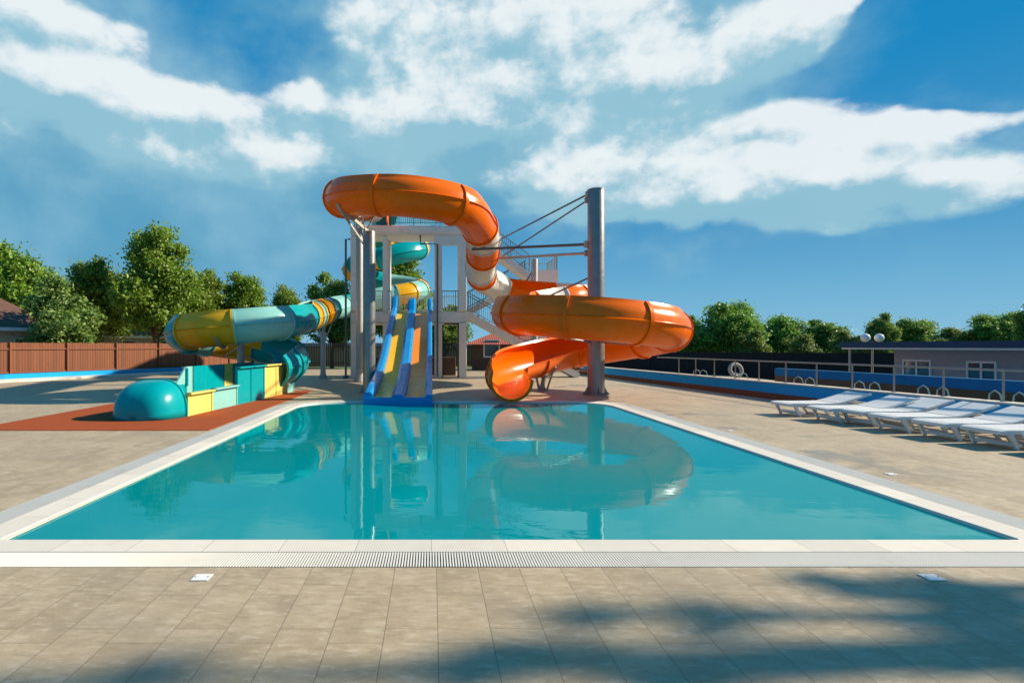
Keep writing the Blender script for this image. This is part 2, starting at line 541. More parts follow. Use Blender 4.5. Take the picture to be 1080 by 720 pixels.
def make_world():
    w = bpy.data.worlds.new('World')
    sc.world = w
    w.use_nodes = True
    w.cycles.sampling_method = 'MANUAL'
    w.cycles.sample_map_resolution = 256
    # --- cloud cover as a function of the direction in the sky (azimuth, elevation)
    g = bpy.data.node_groups.new('cloud_cover', 'ShaderNodeTree')
    g.interface.new_socket('P', in_out='INPUT', socket_type='NodeSocketVector')
    g.interface.new_socket('Cover', in_out='OUTPUT', socket_type='NodeSocketFloat')
    g.interface.new_socket('Veil', in_out='OUTPUT', socket_type='NodeSocketFloat')
    g.interface.new_socket('Dull', in_out='OUTPUT', socket_type='NodeSocketFloat')
    g.interface.new_socket('Raw', in_out='OUTPUT', socket_type='NodeSocketFloat')
    gi, go = g.nodes.new('NodeGroupInput'), g.nodes.new('NodeGroupOutput')
    P = gi.outputs[0]
    mp = N(g, 'ShaderNodeMapping')
    mp.inputs['Scale'].default_value = (1, 1.55, 1)
    g.links.new(P, mp.inputs[0])
    wn = N(g, 'ShaderNodeTexNoise', noise_dimensions='2D')
    wn.inputs['Scale'].default_value = 6
    wn.inputs['Detail'].default_value = 3
    g.links.new(mp.outputs[0], wn.inputs['Vector'])
    sub = N(g, 'ShaderNodeVectorMath', operation='SUBTRACT')
    g.links.new(wn.outputs['Color'], sub.inputs[0])
    sub.inputs[1].default_value = (.5, .5, .5)
    wp = N(g, 'ShaderNodeVectorMath', operation='MULTIPLY_ADD')
    g.links.new(sub.outputs[0], wp.inputs[0])
    wp.inputs[1].default_value = (.07, .05, 0)
    g.links.new(P, wp.inputs[2])
    Pw = wp.outputs[0]

    def blobs(spec):
        tot = None
        for (px, py, rx, ry, a) in spec:
            az, el = pix_dir(px, py)
            s1 = N(g, 'ShaderNodeVectorMath', operation='SUBTRACT')
            g.links.new(Pw, s1.inputs[0])
            s1.inputs[1].default_value = (az, el, 0)
            s2 = N(g, 'ShaderNodeVectorMath', operation='MULTIPLY')
            g.links.new(s1.outputs[0], s2.inputs[0])
            k = F * (1 + math.tan(az) ** 2)
            s2.inputs[1].default_value = (k / rx, F * math.sqrt(1 + math.tan(az) ** 2) / ry, 0)
            dt = N(g, 'ShaderNodeVectorMath', operation='DOT_PRODUCT')
            g.links.new(s2.outputs[0], dt.inputs[0])
            g.links.new(s2.outputs[0], dt.inputs[1])
            e = math_n(g, 'POWER', 2.0, math_n(g, 'MULTIPLY', dt.outputs['Value'], -1.0))
            e = math_n(g, 'MULTIPLY', e, a)
            tot = e if tot is None else math_n(g, 'ADD', tot, e)
        return tot
    fine = noise(g, mp.outputs[0], 9, 10, .62, '2D')
    big = noise(g, mp.outputs[0], 3.4, 4, .5, '2D')
    # billows: rounded cells at two sizes, distorted by fine noise
    wn2 = N(g, 'ShaderNodeTexNoise', noise_dimensions='2D')
    wn2.inputs['Scale'].default_value = 22
    wn2.inputs['Detail'].default_value = 5
    g.links.new(mp.outputs[0], wn2.inputs['Vector'])
    bw = N(g, 'ShaderNodeVectorMath', operation='MULTIPLY_ADD')
    g.links.new(wn2.outputs['Color'], bw.inputs[0])
    bw.inputs[1].default_value = (.07, .07, 0)
    g.links.new(mp.outputs[0], bw.inputs[2])
    puff = None
    for sc_, am in ((6, .5), (13, .36), (30, .2)):
        vo = N(g, 'ShaderNodeTexVoronoi', feature='SMOOTH_F1', voronoi_dimensions='2D')
        vo.inputs['Scale'].default_value = sc_
        vo.inputs['Smoothness'].default_value = .6
        g.links.new(bw.outputs[0], vo.inputs['Vector'])
        q = math_n(g, 'MULTIPLY', math_n(g, 'SUBTRACT', .42, vo.outputs['Distance']), am * 1.9)
        puff = q if puff is None else math_n(g, 'ADD', puff, q)
    cum = blobs([(25, 60, 80, 34, 1.0), (90, 80, 52, 34, .8), (55, 100, 70, 30, .6), (128, 68, 18, 9, .5), (165, 112, 62, 22, 1.05), (225, 116, 50, 17, .85), (130, 146, 46, 20, .85), (40, 6, 100, 18, .9),
                 (245, 172, 55, 20, 1.0), (310, 168, 50, 18, .9), (323, 100, 30, 16, .95), (405, 112, 60, 26, 1.05), (485, 120, 60, 24, .9), (400, 150, 60, 20, .5),
                 (560, 60, 100, 46, .72), (450, 50, 75, 42, .6), (375, 30, 40, 30, .35), (665, 85, 70, 34, .65), (640, 25, 90, 28, .6), (620, 130, 70, 28, .45),
                 (760, 68, 62, 22, .95), (830, 28, 42, 26, .95), (865, 0, 40, 18, .8), (720, 100, 46, 20, .5), (560, 190, 50, 18, .7), (620, 198, 70, 26, 1.0),
                 (700, 192, 75, 32, 1.05), (780, 190, 75, 34, 1.1), (850, 160, 62, 34, 1.1), (860, 190, 80, 28, .8), (930, 175, 70, 28, 1.05), (1010, 186, 58, 20, .95),
                 (1050, 210, 46, 20, .8), (1010, 222, 40, 12, .5), (900, 230, 44, 10, .7), (800, 126, 44, 6, .6), (940, 130, 60, 6, .55), (1030, 126, 66, 8, .9),
                 (-60, 130, 60, 50, .7), (1180, 170, 90, 30, .7), (1300, 90, 120, 40, .9), (-200, 120, 120, 60, .9)])
    t = math_n(g, 'ADD', math_n(g, 'MULTIPLY', cum, 1.2), math_n(g, 'MULTIPLY', math_n(g, 'SUBTRACT', fine, .5), 1.3))
    t = math_n(g, 'MULTIPLY_ADD', puff, .8, t)
    gate = ramp(g, cum, .05, .55)
    t = math_n(g, 'MULTIPLY', t, gate)
    g.links.new(ramp(g, t, .22, 1.05), go.inputs[0])
    g.links.new(math_n(g, 'ADD', t, 0), go.inputs[3])
    soft = noise(g, mp.outputs[0], 6, 6, .52, '2D')
    sn = math_n(g, 'SUBTRACT', soft, .5)
    # bright thin cloud
    v1 = blobs([(60, 80, 130, 60, .7), (130, 130, 120, 46, .6), (290, 160, 90, 36, .55), (430, 100, 130, 60, .9), (560, 80, 130, 80, 1.0), (680, 70, 120, 60, .8), (800, 40, 80, 36, .5),
                (620, 160, 110, 40, .7), (470, 165, 90, 30, .6), (760, 186, 150, 26, .4), (960, 190, 130, 28, .45), (60, 5, 120, 30, .5), (500, 10, 150, 40, .7)])
    g.links.new(ramp(g, math_n(g, 'ADD', v1, math_n(g, 'MULTIPLY', sn, 1.3)), -.02, 1.12), go.inputs[1])
    # dull blue-grey cloud low on the left
    v2 = blobs([(60, 190, 150, 60, .9), (200, 225, 170, 50, .8), (330, 235, 130, 50, .6), (60, 270, 150, 40, .45), (450, 190, 120, 40, .7), (560, 150, 80, 50, .4)])
    g.links.new(ramp(g, math_n(g, 'ADD', v2, math_n(g, 'MULTIPLY', sn, .8)), .1, 1.0), go.inputs[2])

    nt = w.node_tree
    bg = nt.nodes['Background']
    tc = nt.nodes.new('ShaderNodeTexCoord')
    nm = N(nt, 'ShaderNodeVectorMath', operation='NORMALIZE')
    nt.links.new(tc.outputs['Generated'], nm.inputs[0])
    sx = nt.nodes.new('ShaderNodeSeparateXYZ')
    nt.links.new(nm.outputs[0], sx.inputs[0])
    az = math_n(nt, 'ARCTAN2', sx.outputs[0], sx.outputs[1])
    el = math_n(nt, 'ARCSINE', sx.outputs[2])
    cb = nt.nodes.new('ShaderNodeCombineXYZ')
    nt.links.new(az, cb.inputs[0])
    nt.links.new(el, cb.inputs[1])

    def cover(dx, dy):
        a = N(nt, 'ShaderNodeVectorMath', operation='ADD')
        nt.links.new(cb.outputs[0], a.inputs[0])
        a.inputs[1].default_value = (dx, dy, 0)
        n = nt.nodes.new('ShaderNodeGroup')
        n.node_tree = g
        nt.links.new(a.outputs[0], n.inputs[0])
        return n
    c0 = cover(0, 0)
    c1 = cover(.016, .034)
    sky = N(nt, 'ShaderNodeTexSky', sky_type='NISHITA', sun_disc=False)
    sky.sun_elevation = R(SUN_EL)
    sky.sun_rotation = math.atan2(sd.x, sd.y)
    sky.altitude = 50
    sky.air_density = 1.0
    sky.dust_density = .2
    sky.ozone_density = 3.0
    # clear-air colour by height over the horizon, mixed with the sky model
    elr = N(nt, 'ShaderNodeValToRGB')
    nt.links.new(ramp(nt, sx.outputs[2], 0, .62, False), elr.inputs[0])
    cr = elr.color_ramp
    cr.elements[0].position = 0
    cr.elements[0].color = (.21, .47, .66, 1)
    cr.elements[1].position = 1
    cr.elements[1].color = (.0, .21, .47, 1)
    for p_, c_ in ((.14, (.13, .39, .61)), (.30, (.05, .28, .53)), (.62, (.002, .225, .50))):
        e_ = cr.elements.new(p_)
        e_.color = (*c_, 1)
    sc10 = N(nt, 'ShaderNodeVectorMath', operation='SCALE')
    nt.links.new(elr.outputs[0], sc10.inputs[0])
    sc10.inputs['Scale'].default_value = 6.4
    clear = mixc(nt, .97, sky.outputs[0], sc10.outputs[0])
    # the veil: thin blue-grey cloud, then the thick white cumulus lit from above
    grad = math_n(nt, 'SUBTRACT', c0.outputs[3], c1.outputs[3])
    tex = noise(nt, cb.outputs[0], 10, 8, .6, '2D')
    lit = math_n(nt, 'ADD', math_n(nt, 'MULTIPLY', grad, .8), math_n(nt, 'MULTIPLY', math_n(nt, 'SUBTRACT', tex, .5), 1.6))
    lit = math_n(nt, 'ADD', lit, math_n(nt, 'MULTIPLY', c0.outputs[0], .10))
    lit = ramp(nt, lit, -.30, .80)
    vt = noise(nt, cb.outputs[0], 5, 6, .55, '2D')
    base = mixc(nt, math_n(nt, 'MULTIPLY', c0.outputs[2], .85), clear, mixc(nt, ramp(nt, vt, .32, .68), (.7, 2.2, 3.3), (1.25, 2.8, 3.8)))
    base = mixc(nt, math_n(nt, 'MULTIPLY', c0.outputs[1], .85), base, mixc(nt, ramp(nt, vt, .3, .7), (1.3, 2.85, 3.75), (2.5, 3.95, 4.5)))
    ccol = mixc(nt, lit, (1.75, 3.3, 4.05), (5.2, 5.55, 5.65))
    fin = mixc(nt, math_n(nt, 'MULTIPLY', c0.outputs[0], .92), base, ccol)
    nt.links.new(fin, bg.inputs[0])
    bg.inputs[1].default_value = .1


make_world()
sc.view_settings.view_transform = 'Standard'
sc.view_settings.look = 'None'
sc.view_settings.exposure = .72
sc.view_settings.gamma = 1

# ------------------------------------------------------------------ the pool and the deck
PX0, PX1, PY0, PY1 = -3.595, 4.9, 4.77, 16.45


def outline(off, z, n_edge=60, n_arc=14):
    pts = []
    rf, rn = 1.15, .03
    x0, x1, y0, y1 = PX0, PX1, PY0, PY1
    corners = [((x0 + rn, y0 + rn), rn, 180), ((x1 - rn, y0 + rn), rn, 270), ((x1 - rf, y1 - rf), rf, 0), ((x0 + rf, y1 - rf), rf, 90)]
    arcs = []
    for (c, r, a0) in corners:
        arcs.append([(c[0] + (r + off) * math.cos(R(a0 + 90 * k / n_arc)), c[1] + (r + off) * math.sin(R(a0 + 90 * k / n_arc)), z)
                     for k in range(n_arc + 1)])
    for i in range(4):
        pts += arcs[i]
        a, b = arcs[i][-1], arcs[(i + 1) % 4][0]
        pts += [tuple(a[j] + (b[j] - a[j]) * k / n_edge for j in range(3)) for k in range(1, n_edge)]
    return pts


def outer_rect(pts, x0, x1, y0, y1, z):
    cx, cy = .6, 10.5
    out = []
    for p in pts:
        dx, dy = p[0] - cx, p[1] - cy
        t = min((x1 - cx) / dx if dx > 0 else 1e9, (x0 - cx) / dx if dx < 0 else 1e9,
                (y1 - cy) / dy if dy > 0 else 1e9, (y0 - cy) / dy if dy < 0 else 1e9)
        out.append((cx + dx * t, cy + dy * t, z))
    return out


deck = MB()
w2 = outline(.602, 0)
orc = outer_rect(w2, -26, 16.2, -9, 40, 0)
deck.strip(w2, orc)
deck.strip(orc, [(p[0], p[1], -1.1) for p in orc])
deck.strip([(p[0], p[1], -.12) for p in w2], w2)
structure(deck.build('pool_deck', M['tile']))

gut = MB()
gut.strip(outline(.29, -.09), outline(.61, -.09))
structure(gut.build('gutter', M['dark']))
cop = MB()
cop.strip(outline(0, -.03), outline(.012, .002)).strip(outline(.012, .002), outline(.295, .004)).strip(outline(.295, .004), outline(.3, -.12)).strip(outline(0, -.3), outline(0, -.03))
structure(cop.build('pool_coping', M['stone']))
bas = MB()
ob, of = outline(.004, -.05), outline(-.02, -1.35)
bas.strip(of, ob)
bas.add(of, [tuple(range(len(of)))])
structure(bas.build('pool_basin', M['mosaic']))
wat = MB()
ow = outline(-.001, -.028)
wat.add(ow, [tuple(range(len(ow)))])
structure(wat.build('pool_water', M['water']))


def grate(name, label, i0, i1, base):
    """slotted overflow grating along part of the outline"""
    m = MB()
    A, B = outline(.306, 0), outline(.596, 0)
    n = len(A)
    idx = [(i0 + k) % n for k in range(i1 - i0 + 1)]
    pa = [Vector(A[i]) for i in idx]
    pb = [Vector(B[i]) for i in idx]
    acc = [0]
    for i in range(1, len(pa)):
        acc.append(acc[-1] + ((pa[i] - pa[i - 1]).length + (pb[i] - pb[i - 1]).length) / 2)
    pitch = .021
    k = 0
    s = pitch / 2
    while s < acc[-1]:
        while acc[k + 1] < s: k += 1
        t = (s - acc[k]) / (acc[k + 1] - acc[k])
        a, b = pa[k].lerp(pa[k + 1], t), pb[k].lerp(pb[k + 1], t)
        d = (pa[k + 1] - pa[k]).normalized() * .0058
        zt = Vector((0, 0, .004))
        zb = Vector((0, 0, -.022))
        m.add([a - d + zb, a + d + zb, b + d + zb, b - d + zb, a - d + zt, a + d + zt, b + d + zt, b - d + zt],
              [(4, 5, 6, 7), (0, 1, 5, 4), (2, 3, 7, 6), (1, 2, 6, 5), (3, 0, 4, 7)])
        s += pitch
    for f in (.06, .5, .94):                                  # carrier bars under the slats
        for i in range(len(pa) - 1):
            m.bar(pa[i].lerp(pb[i], f) + Vector((0, 0, -.028)), pa[i + 1].lerp(pb[i + 1], f) + Vector((0, 0, -.028)), .014, .01)
    o = m.build(name, M['grate'])
    return tag(o, label, 'drain grate', 'slotted overflow grates round the pool')


SEG = 15 + 59          # points per corner + edge
grate('drain_grate', 'white slotted overflow grate along the near end of the pool', 7, SEG + 7, 0)
grate('drain_grate', 'white slotted overflow grate along the side of the pool facing the sun loungers', SEG + 7, 2 * SEG, 0)
grate('drain_grate', 'white slotted overflow grate along the far end of the pool under the slides', 2 * SEG, 3 * SEG + 14, 0)
grate('drain_grate', 'white slotted overflow grate along the pool side next to the red mat', 3 * SEG + 14, 4 * SEG + 7, 0)

for (px, py, lab) in ((213, 609, 'small white square deck plate near the left end of the near grate'),
                      (983, 609, 'small white square deck plate touching the tree shadow at the near right corner'),
                      (940, 500, 'small white square deck plate beside the long pool edge, nearer to the camera'),
                      (771, 454, 'small white square deck plate beside the long pool edge, farther and nearly under the slide')):
    d = F * H / (py - VY)
    x = (px - VX) / F * d
    r_ = thing('deck_plate', lab, 'deck plate', (x, d, 0), 0, 'white plates set in the deck')
    MB().box((-.06, -.055, .001), (.06, .055, .007), .002).build('plate', M['white_plastic'], r_)
    for x_ in (-.042, .042):
        MB().lathe([(.006, .0072), (.006, .0095), (.003, .010)], (x_, 0, 0), 10).build('screw', M['steel'], r_)
for (x, y, lab) in ((-1.95, 7.2, 'round white floor inlet under the water on the left'), (3.2, 7.2, 'round white floor inlet under the water on the right')):
    r_ = thing('floor_inlet', lab, 'pool inlet', (x, y, -1.35), 0, 'floor inlets in the pool')
    MB().lathe([(.16, .002), (.16, .025), (.13, .04), (.04, .045)], n=28).build('flange', M['white_plastic'], r_, 40)
    MB().lathe([(.035, .0452), (.035, .06), (.02, .062)], n=16).build('nozzle', M['white_plastic'], r_, 40)

# terrain: one sheet to the horizon, lower on the right where the terrace ends
xs = sorted(set([-1500, -700, -300, -150, -90, -60, -45, -32, -25, -24, 15.0, 16.3, 20, 30, 45, 60, 90, 150, 300, 700, 1500]))
ys = sorted(set([-600, -200, -60, -20, -8.5, -7, 0, 20, 38, 39.5, 42, 50, 60, 80, 120, 200, 400, 900, 2000]))


def hgt(x, y):
    if -24.5 < x < 15.5 and -8 < y < 39: return -2.2
    t = min(1, max(0, (x - 8) / 8))
    return -.04 * (1 - t) - .95 * t


gm = MB()
gm.add([(x, y, hgt(x, y)) for y in ys for x in xs],
       [(j * len(xs) + i, j * len(xs) + i + 1, (j + 1) * len(xs) + i + 1, (j + 1) * len(xs) + i)
        for j in range(len(ys) - 1) for i in range(len(xs) - 1)])
structure(gm.build('ground', M['ground']))

mat_o = MB().box((-8.9, 10.9, .001), (-4.25, 20.6, .012), .004).build('rubber_mat', M['rubber'])
tag(mat_o, 'red rubber safety mat under the teal and yellow slide', 'safety mat')


# ------------------------------------------------------------------ flumes
def catmull(P, per=14):
    """P: rows of floats; returns dense samples and their parameter"""
    P = np.array(P, float)
    out, us = [], []
    n = len(P)
    for i in range(n - 1):
        p0 = P[i - 1] if i else 2 * P[0] - P[1]
        p1, p2 = P[i], P[i + 1]
        p3 = P[i + 2] if i + 2 < n else 2 * P[-1] - P[-2]
        for k in range(per):
            t = k / per
            out.append(.5 * (2 * p1 + (p2 - p0) * t + (2 * p0 - 5 * p1 + 4 * p2 - p3) * t * t + (3 * p1 - p0 - 3 * p2 + p3) * t ** 3))
            us.append(i + t)
    out.append(P[-1])
    us.append(n - 1)
    return np.array(out), np.array(us)


class Flume:
    def __init__(s, P, r, root):
        s.S, s.U = catmull(P)
        s.S[:, 3] = np.interp(s.U, range(len(P)), [p[3] for p in P])
        s.S[:, 4] = np.interp(s.U, range(len(P)), [p[4] for p in P])
        s.r, s.root, s.taper = r, root, None

    def rad(s, u):
        return float(np.interp(u, *s.taper)) if s.taper else s.r

    def st(s, u):
        row = np.array([np.interp(u, s.U, s.S[:, k]) for k in range(5)])
        e = .03
        lo, hi = max(0, u - e), min(s.U[-1], u + e)
        a = np.array([np.interp(lo, s.U, s.S[:, k]) for k in range(3)])
        b = np.array([np.interp(hi, s.U, s.S[:, k]) for k in range(3)])
        T = Vector(b - a).normalized()
        rt = T.cross(Vector((0, 0, 1))).normalized()
        up = rt.cross(T)
        return Vector(row[:3]), T, rt, up, row[3], row[4]

    def point(s, u, ang, r):
        c, T, rt, up, a0, a1 = s.st(u)
        return c + (rt * math.cos(R(ang)) + up * math.sin(R(ang))) * r

    def section(s, u0, u1, mat, name='flume_section', label=None, nth=30, step=.13, joint=True):
        m = MB()
        seglen = 1.0
        us = list(np.linspace(u0, u1, max(3, int((u1 - u0) / step) + 2)))
        # a flange at both ends: the last few centimetres stand out
        c0, c1 = s.st(u0)[0], s.st(min(u0 + .1, u1))[0]
        du = .1 * .05 / max(1e-3, (c1 - c0).length)
        stations = [(u0, .055), (u0 + du, .055), (u0 + du, 0)] + [(u, 0) for u in us[1:-1]] + [(u1 - du, 0), (u1 - du, .055), (u1, .055)]
        if not joint: stations = [(u, 0) for u in us]
        th = .028
        rows = []
        for (u, add) in stations:
            c, T, rt, up, a0, a1 = s.st(u)
            sr = s.rad(u)
            prof = []
            angs = list(np.linspace(a0, a1, nth + 1))
            for seam in (-180, 0):
                # seam flange running along the shell where two half shells are bolted
                k = min(range(len(angs)), key=lambda i: abs(angs[i] - seam))
                if abs(angs[k] - seam) < 12 and 2 < k < nth - 2:
                    angs[k - 1], angs[k], angs[k + 1] = seam - 2.6, seam, seam + 2.6
            for k, a in enumerate(angs):
                lip = .05 if (k < 1 or k > nth - 1) else 0
                sm = .05 if any(abs(a - q) < .01 for q in (-180, 0)) else 0
                prof.append((a, sr + max(add, lip, sm)))
            o = [c + (rt * math.cos(R(a)) + up * math.sin(R(a))) * rr for a, rr in prof]
            i_ = [c + (rt * math.cos(R(a)) + up * math.sin(R(a))) * (sr - th) for a, rr in reversed(prof)]
            rows.append(o + i_)
        n = len(rows[0])
        vs = [p for row in rows for p in row]
        fs = []
        for i in range(len(rows) - 1):
            for k in range(n):
                j = (k + 1) % n
                fs.append((i * n + j, i * n + k, (i + 1) * n + k, (i + 1) * n + j))
        h = n // 2
        for base in (0, (len(rows) - 1) * n):
            for k in range(h - 1):
                q = (base + k, base + k + 1, base + n - 2 - k, base + n - 1 - k)
                fs.append(q if base == 0 else q[::-1])
        m.add(vs, fs)
        o = m.build(name, mat, s.root, 38, off=s.root.location)
        if label: o['label'] = label
        return o


RO = (-180, 57)        # open on the inner side, high wall on the right of the ride
LO = (-237, 0)
FULL = (-270, 90)
sp = lambda a: (5.19 + 2.53 * math.cos(R(a)), 19.0 + 2.53 * math.sin(R(a)))
up_ = lambda a: (-.8 + 2.47 * math.cos(R(a)), 20.8 + 2.5 * math.sin(R(a)))
OP = [(-2.9, 27.9, 8.35, *RO), (-3.0, 25.4, 7.9, *RO), (-3.22, 22.8, 7.35, *RO), (*up_(182), 6.93, *RO), (*up_(225), 6.6, *RO), (*up_(270), 6.4, *RO),
      (*up_(315), 6.25, *RO), (*up_(2), 6.08, *RO), (2.02, 22.4, 5.88, *FULL), (2.15, 23.9, 5.48, *FULL), (2.2, 25.5, 5.05, *FULL), (2.6, 27.3, 4.72, *FULL),
      (3.9, 28.2, 4.42, *LO), (5.4, 27.6, 4.15, *LO), (6.4, 25.8, 3.85, *LO), (5.95, 23.8, 3.55, *LO), (4.6, 23.0, 3.32, *LO), (3.35, 21.4, 3.03, -237, 8),
      (2.68, 19.3, 2.72, *RO), (*sp(225), 2.55, *RO), (*sp(270), 2.38, *RO), (*sp(315), 2.2, *RO), (*sp(0), 2.02, *RO), (*sp(45), 1.75, *RO), (*sp(90), 1.42, *RO),
      (3.75, 20.75, 1.14, -180, 66), (2.66, 19.3, .92, -180, 64), (2.3, 17.7, .74, -180, 44), (2.27, 16.2, .645, -180, 22)]
slide = thing('water_slide', 'large orange and white spiral flume winding from the tower to the far pool edge', 'water slide', (2.27, 16.3, 0))
ofl = Flume(OP, .65, slide)
ofl.taper = ([0, 24.5, 28], [.65, .65, .57])
secs = [(0, 1, 'cream'), (1, 2, 'orange'), (2, 3.35, 'orange'), (3.35, 4.55, 'orange'), (4.55, 5.85, 'orange'), (5.85, 7.3, 'orange'), (7.3, 8.2, 'cream'),
        (8.2, 9.15, 'orange'), (9.15, 10.15, 'cream'), (10.15, 10.55, 'orange'), (10.55, 11.8, 'cream'), (11.8, 13.2, 'orange'), (13.2, 14.2, 'cream'), (14.2, 14.95, 'cream'),
        (14.95, 15.5, 'orange'), (15.5, 16.7, 'cream'), (16.7, 17.4, 'orange'), (17.4, 18.4, 'orange'), (18.4, 19.4, 'orange'), (19.4, 20.4, 'orange'),
        (20.4, 21.5, 'orange'), (21.5, 22.6, 'orange'), (22.6, 23.8, 'orange'), (23.8, 25.0, 'orange'), (25.0, 26.2, 'orange'), (26.2, 27.2, 'orange'), (27.2, 28, 'orange')]
for (a, b, c) in secs:
    ofl.section(a, b, M[c], label='cream white flume section' if c == 'cream' else None)
# starting box at the top
MB().box((-3.65, 27.9, 7.72), (-3.58, 29.0, 8.9), .01).build('entry_panel', M['orange'], slide, off=slide.location)
MB().box((-2.22, 27.9, 7.72), (-2.15, 29.0, 8.9), .01).build('entry_panel', M['orange'], slide, off=slide.location)


def saddles(m, fl, u, w=.1):
    """steel yoke bolted under a flume: returns its lowest point"""
    pts = [fl.point(u, a, fl.r + .05) for a in range(-150, -29, 15)]
    for i in range(len(pts) - 1):
        m.bar(pts[i], pts[i + 1], w, .04)
    return fl.point(u, -90, fl.r + .06)


def column(m, x, y, z0, z1, r, n=28):
    m.lathe([(r * 1.7, z0), (r * 1.7, z0 + .035), (r, z0 + .036), (r, z1 - .02), (r * .97, z1)], (x, y, 0), n)
    for k in range(8):
        a = 2 * math.pi * (k + .5) / 8
        m.lathe([(.022, z0 + .035), (.022, z0 + .085), (.012, z0 + .09)], (x + r * 1.42 * math.cos(a), y + r * 1.42 * math.sin(a), 0), 6)
    for k in range(4):
        a = math.pi / 2 * k
        c_, s_ = math.cos(a), math.sin(a)
        m.prism([(x + r * .98 * c_ - .008 * s_, y + r * .98 * s_ + .008 * c_, z0 + .036), (x + r * 1.5 * c_ - .008 * s_, y + r * 1.5 * s_ + .008 * c_, z0 + .036),
                 (x + r * .98 * c_ - .008 * s_, y + r * .98 * s_ + .008 * c_, z0 + .3)], (.016 * s_, -.016 * c_, 0))


# the tall steel mast in the lower spiral, with booms out to the tube
PLX, PLY, PLH = 5.47, 19.0, 6.78
mast = thing('support_mast', 'tall galvanised steel mast standing inside the lower orange spiral', 'steel mast', (PLX, PLY, 0))
mm = MB()
column(mm, 0, 0, 0, PLH, .275, 40)
mm.build('shaft', M['steel'], mast, 35)
MB().lathe([(.285, PLH + .001), (.285, PLH + .03), (.05, PLH + .05)], n=40).build('cap', M['steel_dull'], mast, 35)


def mastpart(name, segs, mat):
    m = MB()
    for (p, q, r) in segs:
        m.tube([Vector(p) - mast.location, Vector(q) - mast.location], r, 10)
    m.build(name, mat, mast, 40)


e1 = ofl.point(8.3, 0, .72)
e2 = ofl.point(10.0, 0, .74)
b1 = Vector((PLX - .27, PLY + .05, 5.0))
b2 = Vector((PLX - .25, PLY + .14, 4.72))
mastpart('boom', [(b1, ofl.point(7.75, -121, .72), .05)], M['grey_paint'])
mastpart('boom', [(b2, ofl.point(8.9, -23, .73), .05)], M['steel_dull'])
t1 = Vector((PLX - .26, PLY, 6.66))
t2 = Vector((PLX - .26, PLY + .1, 6.48))
mastpart('stay_rod', [(t1, ofl.point(8.3, 10, .74), .03)], M['grey_paint'])
mastpart('stay_rod', [(t2, ofl.point(9.4, 5, .74), .028)], M['grey_paint'])
for (p, s) in ((b1, .11), (b2, .10), (t1, .09), (t2, .09)):
    q = p - mast.location
    MB().box((q.x - s, q.y - s * .6, q.z - s), (q.x + .03, q.y + s * .6, q.z + s), .01).build('clamp_bracket', M['steel_dull'], mast)
mastpart('strut', [((PLX - .2, PLY + .18, 3.9), ofl.point(16.2, -5, .7), .03)], M['grey_paint'])
mastpart('strut', [((PLX + .05, PLY - .27, 1.75), ofl.point(20.7, -115, .68), .035)], M['steel'])
mastpart('strut', [((PLX, PLY + .27, .75), ofl.point(24, -100, .68), .035)], M['steel'])
mastpart('strut', [((PLX - .25, PLY - .1, 1.75), ofl.point(19, -115, .68), .035)], M['steel'])


def post(name, label, x, y, fl, u, r, mat, tilt=True, group='steel columns carrying the slides', dz=0):
    root = thing(name, label, 'steel column', (x, y, 0), 0, group)
    m = MB()
    s = MB()
    low = saddles(s, fl, u)
    top = low.z - .35 + dz
    column(m, 0, 0, 0, top, r, 28)
    m.build('shaft', mat, root, 35)
    s.bar((x, y, top - .05), low, .12, .1)
    s.bar((x, y, top - .7), fl.point(u, -125, fl.r + .05), .06, .06)
    s.bar((x, y, top - .7), fl.point(u, -55, fl.r + .05), .06, .06)
    s.build('saddle', M['steel_dull'], root, off=root.location)
    return root


post('support_column', 'thick steel column with sunlit edge carrying the front of the upper orange loop', -2.15, 19.75, ofl, 3.95, .215, M['steel'])
post('support_column', 'slimmer grey column just left of the thick one, under the upper orange flume', -3.22, 25.6, ofl, 1.0, .16, M['steel_dull'])
hc = thing('support_column', 'steel column behind the booms, carrying the white and orange hairpin', 'steel column', (5.2, 28.85, 0), 0, 'steel columns carrying the slides')
m = MB(); column(m, 0, 0, 0, 6.0, .165, 28); m.build('shaft', M['steel_dull'], hc, 35)
for (z_, u_, a_) in ((5.55, 12.3, 170), (4.2, 13.1, 185), (3.9, 12.7, -90)):
    MB().tube([Vector((5.2, 28.85, z_)), ofl.point(u_, a_, .66)], .035, 8).build('arm', M['grey_paint'], hc, 40, off=hc.location)
post('support_column', 'short steel post under the bottom orange flume next to its pool exit', 4.05, 20.95, ofl, 24.75, .085, M['steel_dull'])

